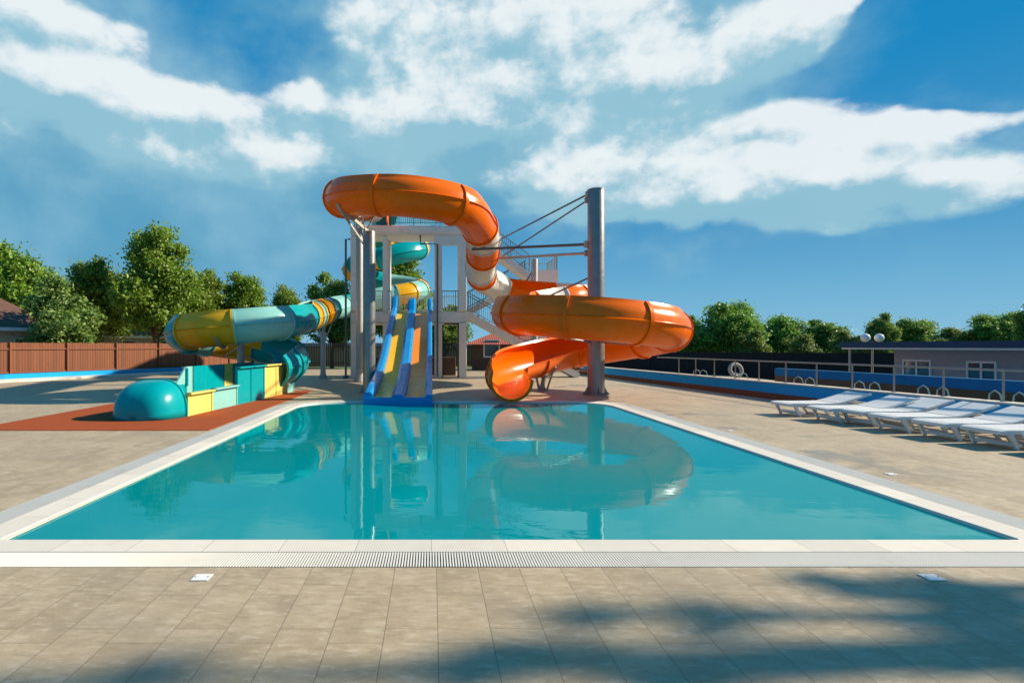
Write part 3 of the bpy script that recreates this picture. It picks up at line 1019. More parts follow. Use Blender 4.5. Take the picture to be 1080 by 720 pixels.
# ------------------------------------------------------------------ teal and yellow slide
hx = lambda a: (-2.85 + 2.15 * math.cos(R(a)), 36.0 + 2.15 * math.sin(R(a)))
tc_ = lambda a: (-6.85 + 1.9 * math.cos(R(a)), 20.5 + 1.9 * math.sin(R(a)))
L2 = (-230, 0)
TP = [(-2.5, 30.8, 8.55, *FULL), (-2.9, 33.9, 8.55, *FULL), (-3.3, 36.6, 8.5, *FULL), (-2.4, 38.3, 8.35, *FULL), (*hx(45), 8.2, *FULL), (*hx(0), 7.75, *FULL), (*hx(-45), 7.3, *FULL), (*hx(-90), 6.85, *FULL),
      (*hx(-135), 6.55, *FULL), (*hx(-180), 6.35, *FULL), (*hx(-225), 6.1, *FULL), (*hx(-270), 5.8, *FULL), (*hx(-315), 5.5, *FULL), (*hx(0), 5.15, *FULL), (*hx(-45), 4.8, *FULL),
      (-2.9, 33.8, 4.45, *FULL), (-4.3, 33.2, 4.05, *FULL), (-5.25, 31.4, 3.7, *FULL), (-5.35, 29.0, 3.4, *FULL), (-5.2, 26.6, 3.15, *FULL), (-5.05, 24.2, 2.9, *FULL),
      (-4.97, 22.3, 2.72, *LO), (*tc_(0), 2.56, *LO), (*tc_(-45), 2.38, *LO), (*tc_(-90), 2.21, *LO), (*tc_(-135), 2.1, *LO), (*tc_(-180), 1.98, *LO), (*tc_(-225), 1.8, *LO), (*tc_(-270), 1.55, *LO),
      (*tc_(-315), 1.28, -255, 0), (-5.0, 20.4, 1.02, -255, 0), (-5.3, 18.9, .84, -225, 20)]
tslide = thing('water_slide', 'teal, pale green and yellow spiral flume ending in a walled lane on the red mat', 'water slide', (-6.2, 12.6, 0))
tfl = Flume(TP, .6, tslide)
cyc = [(0, 2, 'teal'), (2, 4, 'yellow'), (4, 5.4, 'yellow'), (5.4, 7.2, 'teal'), (7.2, 7.8, 'yellow'), (7.8, 8.2, 'teal'), (8.2, 10.0, 'yellow'), (10.0, 11.0, 'teal'), (11.0, 12.7, 'pale_teal'),
       (12.7, 13.3, 'yellow'), (13.3, 13.9, 'pale_teal'), (13.9, 14.5, 'yellow'), (14.5, 15.6, 'pale_teal'), (15.6, 16.6, 'teal'), (16.6, 17.6, 'pale_teal'), (17.6, 18.4, 'teal'),
       (18.4, 18.9, 'yellow'), (18.9, 19.2, 'yellow'), (19.2, 19.5, 'yellow'), (19.5, 19.9, 'yellow'), (19.9, 20.4, 'pale_teal'), (20.4, 21.1, 'yellow'), (21.1, 22.6, 'teal'),
       (22.6, 23.7, 'pale_teal'), (23.7, 24.8, 'yellow'), (24.8, 26.1, 'teal'), (26.1, 26.7, 'pale_teal'), (26.7, 28.0, 'yellow'), (28.0, 29.3, 'teal'), (29.3, 30.3, 'teal'), (30.3, 31, 'teal')]
for (a, b, c) in cyc:
    tfl.section(a, b, M[c], label=c.replace('_', ' ') + ' flume section')

# run-out lane: walled channel, low at the front, high at the back, closed by a rounded hood
LA, LB = Vector((-6.33, 12.95, 0)), Vector((-5.6, 20.2, 0))
ld = (LB - LA).normalized()
ln = ld.cross(Vector((0, 0, 1)))           # to the right of the ride = screen right
LL = (LB - LA).length


def lane_pt(s, o, z):
    return LA + ld * s + ln * o + Vector((0, 0, z))


def lane_wall(side, s0, s1, h, mat, nm='lane_wall'):
    m = MB()
    hw = .7 * side
    t = .05 * side
    for (a, b, k) in ((s0, s1, 0), (s0, s0 + .05, 1), (s1 - .05, s1, 1)):
        e = .02 * side * k
        zz = .012
        fl_ = .09 * side
        prof = [(hw, zz), (hw + t + e, zz), (hw + t + e, h), (hw + t + fl_, h), (hw + t + fl_, h + .045), (hw, h + .045)]
        m.prism([lane_pt(a + .001 * k, o, z) for o, z in prof], ld * (b - a - .002 * k))
    return m.build(nm, mat, tslide, off=tslide.location)


for (s0, s1, h, c) in ((.165, 1.35, .50, 'lemon'), (1.352, 2.75, .52, 'pale_teal'), (2.752, 3.7, 1.0, 'teal'), (3.702, 4.65, 1.0, 'teal'), (4.652, 5.65, 1.0, 'lemon'),
                       (5.652, 6.6, 1.0, 'lemon'), (6.602, LL, 1.0, 'pale_teal')):
    lane_wall(1, s0, s1, h, M[c])
for (s0, s1, h, c) in ((.165, 1.35, .50, 'teal'), (1.352, 2.75, .52, 'teal'), (2.752, 3.1, 1.0, 'pale_teal'), (3.102, 5.0, 1.0, 'teal'), (5.002, 5.65, 1.0, 'lemon'), (5.652, LL, 1.0, 'teal')):
    lane_wall(-1, s0, s1, h, M[c])
MB().prism([lane_pt(0, -.69, .12), lane_pt(0, .69, .12), lane_pt(0, .69, .15), lane_pt(0, -.69, .15)], ld * LL).build('lane_floor', M['pale_teal'], tslide, off=tslide.location)
MB().prism([lane_pt(2.2, -.751, .57), lane_pt(2.748, -.751, .57), lane_pt(2.748, -.751, 1.04)], ln * .05).build('lane_wall', M['pale_teal'], tslide, off=tslide.location)
MB().prism([lane_pt(2.7, -.7, .52), lane_pt(2.7, -.64, .52), lane_pt(2.7, -.64, 1.0), lane_pt(2.7, -.7, 1.0)], ld * .05).build('end_flange', M['teal'], tslide, off=tslide.location)
# hood
hd = MB()
nu, nv = 22, 20
vs, fs = [], []
for i in range(nu + 1):
    a = i / nu * math.pi                                       # across, left to right over the top
    for j in range(nv + 1):
        b = j / nv * math.pi / 2                               # from the opening to the nose
        ex = .62
        cx = math.copysign(abs(math.cos(a)) ** ex, math.cos(a))
        sz = abs(math.sin(a)) ** .8
        k = math.cos(b) ** .55
        s = .12 - .80 * math.sin(b) ** 1.0
        zz = .80 * sz * (math.cos(b) ** .62)
        o = .71 * cx * k if j < nv else 0
        vs.append(lane_pt(s, o, .012 + zz))
for i in range(nu):
    for j in range(nv):
        fs.append((i * (nv + 1) + j, i * (nv + 1) + j + 1, (i + 1) * (nv + 1) + j + 1, (i + 1) * (nv + 1) + j))
hd.add(vs, fs)
ho = hd.build('hood', M['teal'], tslide, 60, off=tslide.location)
md = ho.modifiers.new('shell', 'SOLIDIFY')
md.thickness = .04
md.offset = -1
hr = MB()
rim = [lane_pt(.13, .745 * math.copysign(abs(math.cos(i / 30 * math.pi)) ** .62, math.cos(i / 30 * math.pi)),   .012 + .83 * abs(math.sin(i / 30 * math.pi)) ** .8) for i in range(31)]
for i in range(30): hr.bar(rim[i], rim[i + 1], .06, .05)
hr.build('hood_flange', M['teal'], tslide, off=tslide.location)

post('support_column', 'steel column in the middle of the teal and yellow coil', -6.85, 20.55, tfl, 24.0, .13, M['steel_dull'], dz=1.55)
cm = MB()
cpost = [o for o in bpy.data.objects if o.get('label', '').startswith('steel column in the middle')][0]
for u in (22.2, 23.4, 24.6, 25.8, 27.2, 28.4, 29.4):
    p = tfl.point(u, 178, .58)
    q = Vector((-6.85, 20.55, max(.4, p.z - .15)))
    cm.tube([q, tfl.point(u, -60, .62)], .028, 8)
cm.build('arms', M['steel_dull'], cpost, 40, off=cpost.location)
post('support_column', 'steel column under the ribbed yellow tube left of the tower', -5.42, 28.6, tfl, 18.15, .13, M['steel_dull'])

# ------------------------------------------------------------------ blue twin-lane slide
bs = thing('lane_slide', 'blue slide with two straight yellow lanes running down into the pool', 'water slide', (-.97, 16.5, 0))
prof = np.array([(16.15, .15), (16.5, .15), (17.6, .2), (19.1, .40), (20.7, .80), (22.2, 1.28), (23.7, 1.85), (26.2, 2.72), (28.4, 3.42), (28.9, 3.45)])
yy = np.linspace(16.15, 28.9, 90)


def pz(y):
    return float(np.interp(y, prof[:, 0], prof[:, 1]))


zz_ = np.array([(pz(y - .5) + pz(y) * 2 + pz(y + .5)) / 4 for y in yy])


def slide_strip(x0, x1, lo, hi, mat, nm, hfun=None, bev=.02):
    m = MB()
    vs, fs = [], []
    for y, z in zip(yy, zz_):
        hh = hfun(y) if hfun else hi
        top = z + hh
        bot = max(-.25, z + lo)
        ring = [(x0, y, bot), (x1, y, bot), (x1, y, top - bev), (x1 - bev, y, top), (x0 + bev, y, top), (x0, y, top - bev)]
        vs += ring
    n = 6
    for i in range(len(yy) - 1):
        for k in range(n):
            j = (k + 1) % n
            fs.append((i * n + k, i * n + j, (i + 1) * n + j, (i + 1) * n + k))
    fs.append(tuple(range(n - 1, -1, -1)))
    fs.append(tuple(range((len(yy) - 1) * n, len(yy) * n)))
    m.add(vs, fs)
    return m.build(nm, mat, bs, None, off=bs.location)


def wall_h(y):
    h = .33
    if y < 17.2: h = .16 + .17 * max(0, (y - 16.15) / 1.05)
    if y > 27.6: h = .33 + .42 * min(1, (y - 27.6) / .5)
    return h


slide_strip(-1.93, -1.66, -.3, 0, M['blue'], 'side_wall', wall_h, .07)
slide_strip(-1.14, -.76, -.3, 0, M['blue'], 'side_wall', lambda y: wall_h(y) * .62 if y < 27.6 else wall_h(y) - .125, .09)
slide_strip(-.18, .03, -.3, 0, M['blue'], 'side_wall', lambda y: wall_h(y) * .62 if y < 27.6 else wall_h(y) - .125, .06)
slide_strip(-1.658, -1.142, -.06, 0, M['gold'], 'lane_bed', None, .0).__setitem__('label', 'golden yellow lane bed')
slide_strip(-.758, -.182, -.06, 0, M['ochre'], 'lane_bed', None, .0).__setitem__('label', 'ochre brown lane bed')
fr = MB()
fr.box((-1.93, 16.09, -.26), (.03, 16.149, .17), .012)
fr.box((-1.93, 16.0, -.26), (.03, 16.088, -.06), .012)
fr.build('front_sill', M['blue'], bs, off=bs.location)
for y in (18.6, 21.2, 23.8, 26.4):
    z = float(np.interp(y, yy, zz_)) - .3
    lg = MB()
    for x in (-1.8, -.1):
        lg.tube([(x, y, .0), (x, y, z)], .045, 10)
        lg.box((x - .12, y - .12, .001), (x + .12, y + .12, .02), .004)
    lg.bar((-1.86, y, z - .03), (-.04, y, z - .03), .06, .06)
    lg.build('trestle', M['steel_dull'], bs, 40, off=bs.location)

# ------------------------------------------------------------------ the tower
TX0, TX1, TY0, TY1 = -4.1, 1.85, 28.75, 30.7
tw = thing('slide_tower', 'white concrete slide tower with open storeys and a railed top deck', 'tower', ((TX0 + TX1) / 2, 30.6, 0))
O = tw.location


def tpart(m, nm, mat, smooth=None):
    return m.build(nm, mat, tw, smooth, off=O)


for x in (-3.88, -2.35, .35, 1.58):
    for y in (TY0 + .22, TY1 - .22):
        if x == -2.35 and y < 30: w_ = .11
        else: w_ = .19
        tpart(MB().box((x - w_, y - w_, .001), (x + w_, y + w_, 2.78), .015).box((x - w_, y - w_, 3.372), (x + w_, y + w_, 7.16), .015), 'column', M['concrete'])
tpart(MB().box((TX0, TY0 - .03, 7.18), (TX1, TY1, 7.7), .12), 'roof_slab', M['concrete'])
tpart(MB().box((.12, TY0 + .04, 6.72), (1.8, TY0 + .38, 7.179), .015).box((1.42, TY0 + .6, 6.9), (1.76, TY1 - .5, 7.179), .015), 'beam', M['concrete'])
tpart(MB().box((TX0, TY0 + .15, 2.8), (TX1, 32.3, 3.36), .03), 'floor_slab', M['concrete'])


def railing(m, pts, h=1.05, bars=.12, rr=.022, br=.009):
    pts = [Vector(p) for p in pts]
    for a, b in zip(pts, pts[1:]):
        u = Vector((0, 0, h))
        m.tube([a + u, b + u], rr, 8)
        m.tube([a + u * .12, b + u * .12], rr * .7, 6)
        L = (b - a).length
        n = max(1, int(L / bars))
        for i in range(n + 1):
            p = a.lerp(b, i / n)
            big = i % max(1, int(1.2 / bars)) == 0 or i == n
            m.tube([p + u * (0 if big else .12), p + u], rr * .9 if big else br, 5)


m = MB(); railing(m, [(.12, TY0 + .28, 3.36), (1.45, TY0 + .28, 3.36)], 1.05, .11); tpart(m, 'railing', M['grey_paint'])
m = MB(); railing(m, [(-3.6, TY0 + .28, 3.36), (-2.05, TY0 + .28, 3.36)], 1.05, .11); tpart(m, 'railing', M['steel_dull'])
m = MB(); railing(m, [(-3.7, 32.1, 3.36), (1.6, 32.1, 3.36)], 1.05, .11); tpart(m, 'railing', M['steel_dull'])
m = MB(); railing(m, [(-2.0, TY0 + .1, 7.7), (TX1 - .1, TY0 + .1, 7.7), (TX1 - .1, TY0 + 1.3, 7.7)], 1.1, .1, .022, .012); tpart(m, 'railing', M['teal_paint'])
m = MB(); railing(m, [(-3.9, TY0 + .2, 7.7), (-3.9, TY1 - .15, 7.7), (TX1 - .1, TY1 - .15, 7.7)], 1.1, .1, .022, .012); tpart(m, 'railing', M['teal_paint'])
# dark water pipes on the front
pp = MB()
pp.tube([(-.55, TY0 - .14, 7.17), (-.55, TY0 - .14, 6.72), (.3, TY0 - .14, 6.72), (.3, TY0 - .14, .1)], .05, 8)
tpart(pp, 'water_pipe', M['grey_paint'], 40)
pp = MB()
pp.tube([(-4.32, TY0 + .1, .02), (-4.32, TY0 + .1, 7.0), (-4.1, TY0 + .1, 7.0)], .055, 8)
pp.box((-4.45, TY0 - .05, .001), (-4.2, TY0 + .25, .12), .01)
tpart(pp, 'water_pipe', M['grey_paint'], 40)
pp = MB()
pp.bar((.62, TY0 + .2, 2.74), (1.39, TY0 + .2, 2.74), .08, .08)
pp.bar((1.35, TY0 + .2, .01), (1.35, TY0 + .2, 2.70), .06, .06)
pp.bar((.58, TY0 + .2, .01), (.58, TY0 + .2, 2.70), .05, .05)
tpart(pp, 'doorway_frame', M['black_paint'])
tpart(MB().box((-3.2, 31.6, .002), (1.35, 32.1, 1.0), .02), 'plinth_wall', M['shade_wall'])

# staircase on the right of the tower
stc = thing('staircase', 'pale concrete outside stair climbing the right side of the slide tower', 'staircase', (4.6, 30.6, 0))


def flight(p, q, w, nm):
    """p, q: lower and upper ends of the front edge"""
    p, q = Vector(p), Vector(q)
    n = max(3, int(round((q.z - p.z) / .17)))
    m = MB()
    top = []
    for i in range(n):
        a, b = p.lerp(q, i / n), p.lerp(q, (i + 1) / n)
        top += [(a.x, p.y, a.z), (a.x, p.y, b.z)]
    top.append((q.x, p.y, q.z))
    poly = top + [(q.x, p.y, q.z - .30), (p.x, p.y, p.z - .12)]
    # concave outline: build as strips
    vs, fs = [], []
    L = len(top)
    for (x, y, z) in top:
        t = (x - p.x) / (q.x - p.x)
        zb = p.z - .12 + t * (q.z - .3 - p.z + .12)
        for yy_ in (p.y, p.y + w):
            vs += [(x, yy_, z), (x, yy_, zb)]
    for i in range(L - 1):
        a, b = i * 4, (i + 1) * 4
        fs += [(a, b, b + 2, a + 2), (a + 1, a + 3, b + 3, b + 1), (a, a + 1, b + 1, b), (a + 2, b + 2, b + 3, a + 3)]
    fs += [(0, 2, 3, 1), ((L - 1) * 4, (L - 1) * 4 + 1, (L - 1) * 4 + 3, (L - 1) * 4 + 2)]
    m.add(vs, fs)
    m.build('stair_flight', M['concrete'], stc, off=stc.location)
    sm = MB()
    for yy_ in (p.y - .05, p.y + w + .002):
        sm.prism([(p.x, yy_, p.z - .14), (q.x, yy_, q.z - .34), (q.x, yy_, q.z + .06), (p.x, yy_, p.z + .22)], (0, .048, 0))
    sm.build('stringer', M['concrete'], stc, off=stc.location)
    rl = MB()
    for yy_ in (p.y - .02, p.y + w + .02):
        railing(rl, [(p.x, yy_, p.z + .2), (q.x, yy_, q.z + .06)], .95, .13)
    rl.build('railing', M['grey_paint'], stc, off=stc.location)


flight((7.6, 29.4, .01), (1.87, 29.4, 3.36), 1.15, 'f')
flight((1.87, 31.0, 3.36), (5.05, 31.0, 5.2), 1.15, 'f')
flight((5.05, 29.6, 5.2), (1.87, 29.6, 7.7), 1.15, 'f')
MB().box((5.06, 29.55, 4.95), (6.55, 32.2, 5.2), .02).build('landing', M['concrete'], stc, off=stc.location)
m = MB(); railing(m, [(5.1, 29.6, 5.2), (6.5, 29.6, 5.2), (6.5, 32.15, 5.2), (5.1, 32.15, 5.2)], 1.05, .12); m.build('railing', M['steel_dull'], stc, off=stc.location)
MB().box((5.65, 29.9, .001), (5.95, 30.2, 4.949), .01).box((5.65, 31.6, .001), (5.95, 31.9, 4.949), .01).build('pier', M['concrete'], stc, off=stc.location)
MB().box((5.2, 29.52, 4.3), (6.55, 29.549, 5.55)).build('parapet', M['concrete'], stc, off=stc.location)


# ------------------------------------------------------------------ sun loungers
def make_lounger():
    """foot end at -x, head at +x, built at the origin, 1.92 m long"""
    root = thing('sun_lounger', 'x', 'sun lounger', (0, 0, 0), 0, 'white sun loungers along the blue wall')
    hw = .33
    prof = [(0, .272), (.03, .288), (.10, .294), (.5, .286), (.95, .288), (1.12, .296)]
    back = [(1.13, .30), (1.3, .335), (1.6, .42), (1.86, .505), (1.92, .515)]
    fm = MB()
    for s in (-1, 1):
        pts = [(x, s * hw, z - .022) for x, z in prof] + [(1.4, s * hw, .275), (1.9, s * hw, .265)]
        for a, b in zip(pts, pts[1:]): fm.bar(a, b, .04, .045)
    fm.bar((0.0, -hw, .265), (0.0, hw, .265), .05, .06)
    fm.bar((1.9, -hw, .285), (1.9, hw, .285), .05, .05)
    fm.build('frame', M['white_plastic'], root)
    bd = MB()

    def slats(m, line, w, gap):
        acc = [0]
        for a, b in zip(line, line[1:]): acc.append(acc[-1] + math.hypot(b[0] - a[0], b[1] - a[1]))
        s = 0
        while s + w < acc[-1]:
            p = [np.interp(s, acc, [q[0] for q in line]), np.interp(s, acc, [q[1] for q in line])]
            q = [np.interp(s + w, acc, [q[0] for q in line]), np.interp(s + w, acc, [q[1] for q in line])]
            m.prism([(p[0], -hw - .01, p[1]), (q[0], -hw - .01, q[1]), (q[0], -hw - .01, q[1] + .018), (p[0], -hw - .01, p[1] + .018)], (0, 2 * hw + .02, 0))
            s += w + gap
    slats(bd, prof, .066, .012)
    bd.build('bed', M['white_plastic'], root)
    bk = MB()
    slats(bk, back, .066, .012)
    for s in (-1, 1):
        for a, b in zip(back, back[1:]): bk.bar((a[0], s * (hw - .0), a[1] - .012), (b[0], s * (hw - .0), b[1] - .012), .05, .04)
    bk.bar((1.50, -.2, .37), (1.66, -.2, .27), .03, .03)
    bk.bar((1.50, .2, .37), (1.66, .2, .27), .03, .03)
    bk.build('backrest', M['white_plastic'], root)
    for s in (-1, 1):
        lg = MB()      # foot-end leg: broad moulded panel raked inwards
        y0, y1 = (s * hw - .022, s * hw + .022)
        lg.prism([(.07, y0, .262), (.15, y0, .262), (.26, y0, .0), (.215, y0, .0)], (0, .044, 0))
        lg.build('leg', M['white_plastic'], root)
        lg = MB()
        lg.bar((.70, s * (hw + .03), .28), (.92, s * (hw + .03), .0), .035, .045)
        lg.build('leg', M['white_plastic'], root)
        lg = MB()
        lg.prism([(1.60, y0, .258), (1.74, y0, .25), (1.72, y0, .0), (1.66, y0, .0)], (0, .044, 0))
        lg.build('leg', M['white_plastic'], root)
    for (x_, z_, w_, h_) in ((.25, .07, .09, .05), (1.69, .07, .05, .05), (.92, .03, .035, .035)):
        MB().bar((x_, -hw - .02, z_), (x_, hw + .02, z_), w_, h_).build('stretcher', M['white_plastic'], root)
    return root


lounger = make_lounger()
LSP = [(8.15, 13.35, 3, 'farthest sun lounger of the row, its foot end nearest the slide'),
       (8.33, 12.3, 2, 'second farthest white sun lounger from the spiral slide'),
       (8.62, 11.75, 4, 'third white lounger from the slide end, close against the second'),
       (8.60, 10.9, 1, 'middle lounger of the seven, with three white ones on each side'),
       (8.70, 10.0, 2, 'white lounger in front of the railing post, third from the near end'),
       (8.83, 9.18, 3, 'white lounger second from the near end, backrest cut by the photo edge'),
       (9.00, 8.35, 2, 'nearest white lounger, only its foot end inside the photo')]
for i, (x, y, a, lab) in enumerate(LSP):
    o = lounger if i == 0 else copy_tree(lounger)
    o.location = (x, y, .001)
    o.rotation_euler = (0, 0, R(a))
    o['label'] = lab

# ------------------------------------------------------------------ blue walls of the channel on the right, railing on top
WA, WB = 12.4, .116                                            # wall line X = WA - WB*Y


def wl(y, o=0):
    n = Vector((1, WB, 0)).normalized()
    return Vector((WA - WB * y, y, 0)) + n * o


def long_wall(name, label, y0, y1, off, th, layers, cop=None):
    root = thing(name, label, 'low wall', wl((y0 + y1) / 2, off), 0)
    a, b = wl(y0, off), wl(y1, off)
    n = Vector((1, WB, 0)).normalized()
    for (z0, z1, e, mat, nm) in layers:
        m = MB()
        m.prism([a - n * e + Vector((0, 0, z0)), a + n * (th + e) + Vector((0, 0, z0)), a + n * (th + e) + Vector((0, 0, z1)), a - n * e + Vector((0, 0, z1))], b - a)
        m.build(nm, mat, root, off=root.location)
    return root


long_wall('channel_wall', 'low blue wall with brown plinth and pale coping behind the loungers', 4, 33, 0, .22,
          [(.001, .18, .012, M['wall_brown'], 'plinth'), (.182, .49, 0, M['wall_blue'], 'wall_face'), (.492, .525, .03, M['stone'], 'coping')])
long_wall('channel_wall', 'farther blue wall of the channel in front of the low building', 4, 21.3, 3.1, .22,
          [(.001, .5, .0, M['wall_brown'], 'plinth'), (.502, .78, .01, M['wall_deep'], 'wall_face')])
cwm = MB()
cwm.add([wl(4, .24) + Vector((0, 0, .12)), wl(4, 3.08) + Vector((0, 0, .12)), wl(21.2, 3.08) + Vector((0, 0, .12)), wl(21.2, .24) + Vector((0, 0, .12))], [(0, 1, 2, 3)])
structure(cwm.build('channel_water', M['water']))
rl = thing('railing', 'stainless tube railing on top of the blue wall', 'railing', wl(16, .12) + Vector((0, 0, .525)))
m = MB(); m.tube([wl(8, .12) + Vector((0, 0, 1.14)), wl(24.5, .12) + Vector((0, 0, 1.14))], .024, 10); m.build('handrail', M['steel'], rl, 40, off=rl.location)
for k in range(14):
    y = 22.8 - 1.16 * k + (.0 if k else 0)
    m = MB()
    p = wl(y, .12)
    m.tube([p + Vector((0, 0, .526)), p + Vector((0, 0, 1.13))], .02, 8)
    m.lathe([(.05, .526), (.05, .535), (.02, .54)], p, 12)
    m.build('railing_post', M['steel'], rl, 40, off=rl.location)
# curved grab rails rising from the channel edge
gr_lab = ['pair of curved steel grab rails in the channel behind the farthest lounger', 'pair of curved steel grab rails left of the low building wall',
          'pair of curved steel grab rails in front of the first white door', 'pair of curved steel grab rails in front of the white shutter',
          'pair of curved steel grab rails beside the pale swim ring', 'farthest pair of curved steel grab rails near the spiral slide']
for k, y in enumerate((16.7, 14.6, 12.9, 11.4, 19.6, 21.9)):
    r_ = thing('grab_rail', gr_lab[k], 'grab rail', wl(y, .5), 0, 'grab rails along the channel')
    for dy in (-.22, .22):
        q = wl(y + dy, .0)
        m = MB()
        m.tube([wl(y + dy, .62) + Vector((0, 0, .1)), wl(y + dy, .62) + Vector((0, 0, .5)), wl(y + dy, .57) + Vector((0, 0, .64)), wl(y + dy, .45) + Vector((0, 0, .71)),
                wl(y + dy, .33) + Vector((0, 0, .64)), wl(y + dy, .30) + Vector((0, 0, .4)), wl(y + dy, .30) + Vector((0, 0, .1))], .014, 8)
        m.build('rail', M['steel_dull'], r_, 40, off=r_.location)

# left side: low blue channel wall
lw = thing('channel_wall', 'long low blue wall in front of the brown fence on the left', 'low wall', (-17, 27, 0))
a, b = Vector((-22.5, 20.0, 0)), Vector((-13.6, 37, 0))
dd = (b - a).normalized()
nn = Vector((dd.y, -dd.x, 0))
for (t0, t1, mat) in ((0, .35, 'wall_cyan'), (.3501, .62, 'wall_blue'), (.6201, 1, 'wall_cyan')):
    p, q = a.lerp(b, t0), a.lerp(b, t1)
    MB().prism([p + Vector((0, 0, .001)), p - nn * .4 + Vector((0, 0, .001)), p - nn * .4 + Vector((0, 0, .33)), p + Vector((0, 0, .33))], q - p).build('wall_face', M[mat], lw, off=lw.location)
MB().prism([a + nn * .8 + Vector((0, 0, .001)), a + nn * .002 + Vector((0, 0, .001)), a + nn * .002 + Vector((0, 0, .12)), a + nn * .8 + Vector((0, 0, .12))], (b - a)).build('kerb', M['stone'], lw, off=lw.location)


# ------------------------------------------------------------------ fences
def plank_fence(name, label, a, b, h, mat, z0=0):
    root = thing(name, label, 'fence', (Vector(a) + Vector(b)) / 2 + Vector((0, 0, z0)))
    a, b = Vector(a), Vector(b)
    L = (b - a).length
    t = (b - a).normalized()
    n = Vector((t.y, -t.x, 0))
    m = MB()
    k = int(L / .13)
    rnd = random.Random(3)
    for i in range(k):
        p = a + t * (i * L / k) + n * rnd.uniform(-.004, .004)
        m.prism([p + Vector((0, 0, z0 + .05)), p + t * (L / k - .012) + Vector((0, 0, z0 + .05)), p + t * (L / k - .012) + n * -.025 + Vector((0, 0, z0 + .05)), p - n * .025 + Vector((0, 0, z0 + .05))],
                (0, 0, h - .05 + rnd.uniform(-.012, .012)))
    m.build('planks', mat, root, off=root.location)
    m = MB()
    for zz in (.35, h - .3):
        m.bar(a + n * .03 + Vector((0, 0, z0 + zz)), b + n * .03 + Vector((0, 0, z0 + zz)), .04, .07)
    m.build('rails', mat, root, off=root.location)
    for i in range(int(L / 2.6) + 1):
        p = a + t * min(L - .05, i * 2.6) + n * .03
        MB().box((p.x - .05, p.y - .05, z0), (p.x + .05, p.y + .05, z0 + h + .03), .006).build('fence_post', mat, root, off=root.location)
    return root


plank_fence('plank_fence', 'tall brown board fence under the trees on the left', (-24, 20.5, 0), (-10.5, 44, 0), 1.78, M['fence_wood'])
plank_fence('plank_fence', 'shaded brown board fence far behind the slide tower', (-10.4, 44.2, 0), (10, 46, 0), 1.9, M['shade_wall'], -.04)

mf = thing('screen_fence', 'long dark shade-net fence beyond the channel under the right-hand trees', 'fence', (16, 34, -.95))
a, b = Vector((9.5, 36.5, 0)), Vector((23.5, 27.0, 0))
t = (b - a).normalized()
n = Vector((t.y, -t.x, 0))
MB().prism([a + Vector((0, 0, -.9)), a + n * .03 + Vector((0, 0, -.9)), a + n * .03 + Vector((0, 0, 1.28)), a + Vector((0, 0, 1.28))], b - a).build('net', M['mesh_dark'], mf, off=mf.location)
for k in range(9):
    p = a.lerp(b, k / 8) + n * .06
    MB().tube([p + Vector((0, 0, -.95)), p + Vector((0, 0, 1.33))], .03, 8).build('fence_post', M['black_paint'], mf, off=mf.location)

# inflatable rings propped against the dark fence
for (px, py, d, r0, r1, mat, lab) in ((776, 390.0, 25.5, .27, .075, 'ring_grey', 'dull pale swim ring propped behind the railing'),):
    c = at(px, py, d)
    m = MB()
    vs, fs = [], []
    for i in range(32):
        a1 = 2 * math.pi * i / 32
        for j in range(12):
            b1_ = 2 * math.pi * j / 12
            rr = r0 + r1 * math.cos(b1_)
            vs.append((rr * math.cos(a1) * 1.15, r1 * math.sin(b1_), rr * math.sin(a1)))
    for i in range(32):
        for j in range(12):
            fs.append((i * 12 + j, i * 12 + (j + 1) % 12, ((i + 1) % 32) * 12 + (j + 1) % 12, ((i + 1) % 32) * 12 + j))
    m.add(vs, fs)
    o = m.build('swim_ring', M[mat], None, 50)
    o.location = c
    o.rotation_euler = (R(-12), 0, R(15))
    tag(o, lab, 'swim ring')

# ------------------------------------------------------------------ buildings
lb = thing('low_building', 'long pale lilac building with navy flat roof and white doors', 'building', (20, 19, -.95))
na = Vector((1, WB, 0)).normalized()
ta = Vector((-WB, 1, 0)).normalized()                          # along the channel, away from the camera
B0 = at(943, 400, 20.0); B0.z = 0
LEN = 16


def bpt(s, o, z):
    """s: along the front towards the camera, o: depth behind the front"""
    return Vector((B0.x, B0.y, 0)) - ta * s + na * o + Vector((0, 0, z))


def bbox(m, s0, s1, o0, o1, z0, z1):
    m.prism([bpt(s0, o0, z0), bpt(s1, o0, z0), bpt(s1, o1, z0), bpt(s0, o1, z0)], (0, 0, z1 - z0))


def bpart(nm, mat, *boxes, par=None):
    m = MB()
    for b_ in boxes: bbox(m, *b_)
    return m.build(nm, mat, par or lb, off=lb.location) if par is None else m.build(nm, mat, par, off=lb.location)


bpart('wall', M['lilac'], (0, LEN, 0, 5, -.96, 1.50))
bpart('roof', M['navy'], (-1.5, LEN, -.75, 5.6, 1.56, 1.76))
bpart('eave_trim', M['white_paint'], (-1.45, LEN, -.70, 5.5, 1.50, 1.558))
for (s0, s1, nm) in ((.35, 1.35, 'door'), (2.45, 3.3, 'door'), (4.35, 5.35, 'shutter'), (7, 8, 'door')):
    z1 = 1.16
    d_ = bpart(nm, M['white_paint'] if nm == 'shutter' else M['glass'], (s0 + .06, s1 - .06, -.02, .0, -.93, z1 - .06))
    m = MB()
    for b_ in ((s0, s0 + .06, -.05, .01, -.93, z1), (s1 - .06, s1, -.05, .01, -.93, z1), (s0 + .06, s1 - .06, -.05, .01, z1 - .06, z1), ((s0 + s1) / 2 - .03, (s0 + s1) / 2 + .03, -.048, -.021, -.93, z1 - .06)): bbox(m, *b_)
    f_ = m.build('frame', M['white_paint'], d_, off=lb.location)
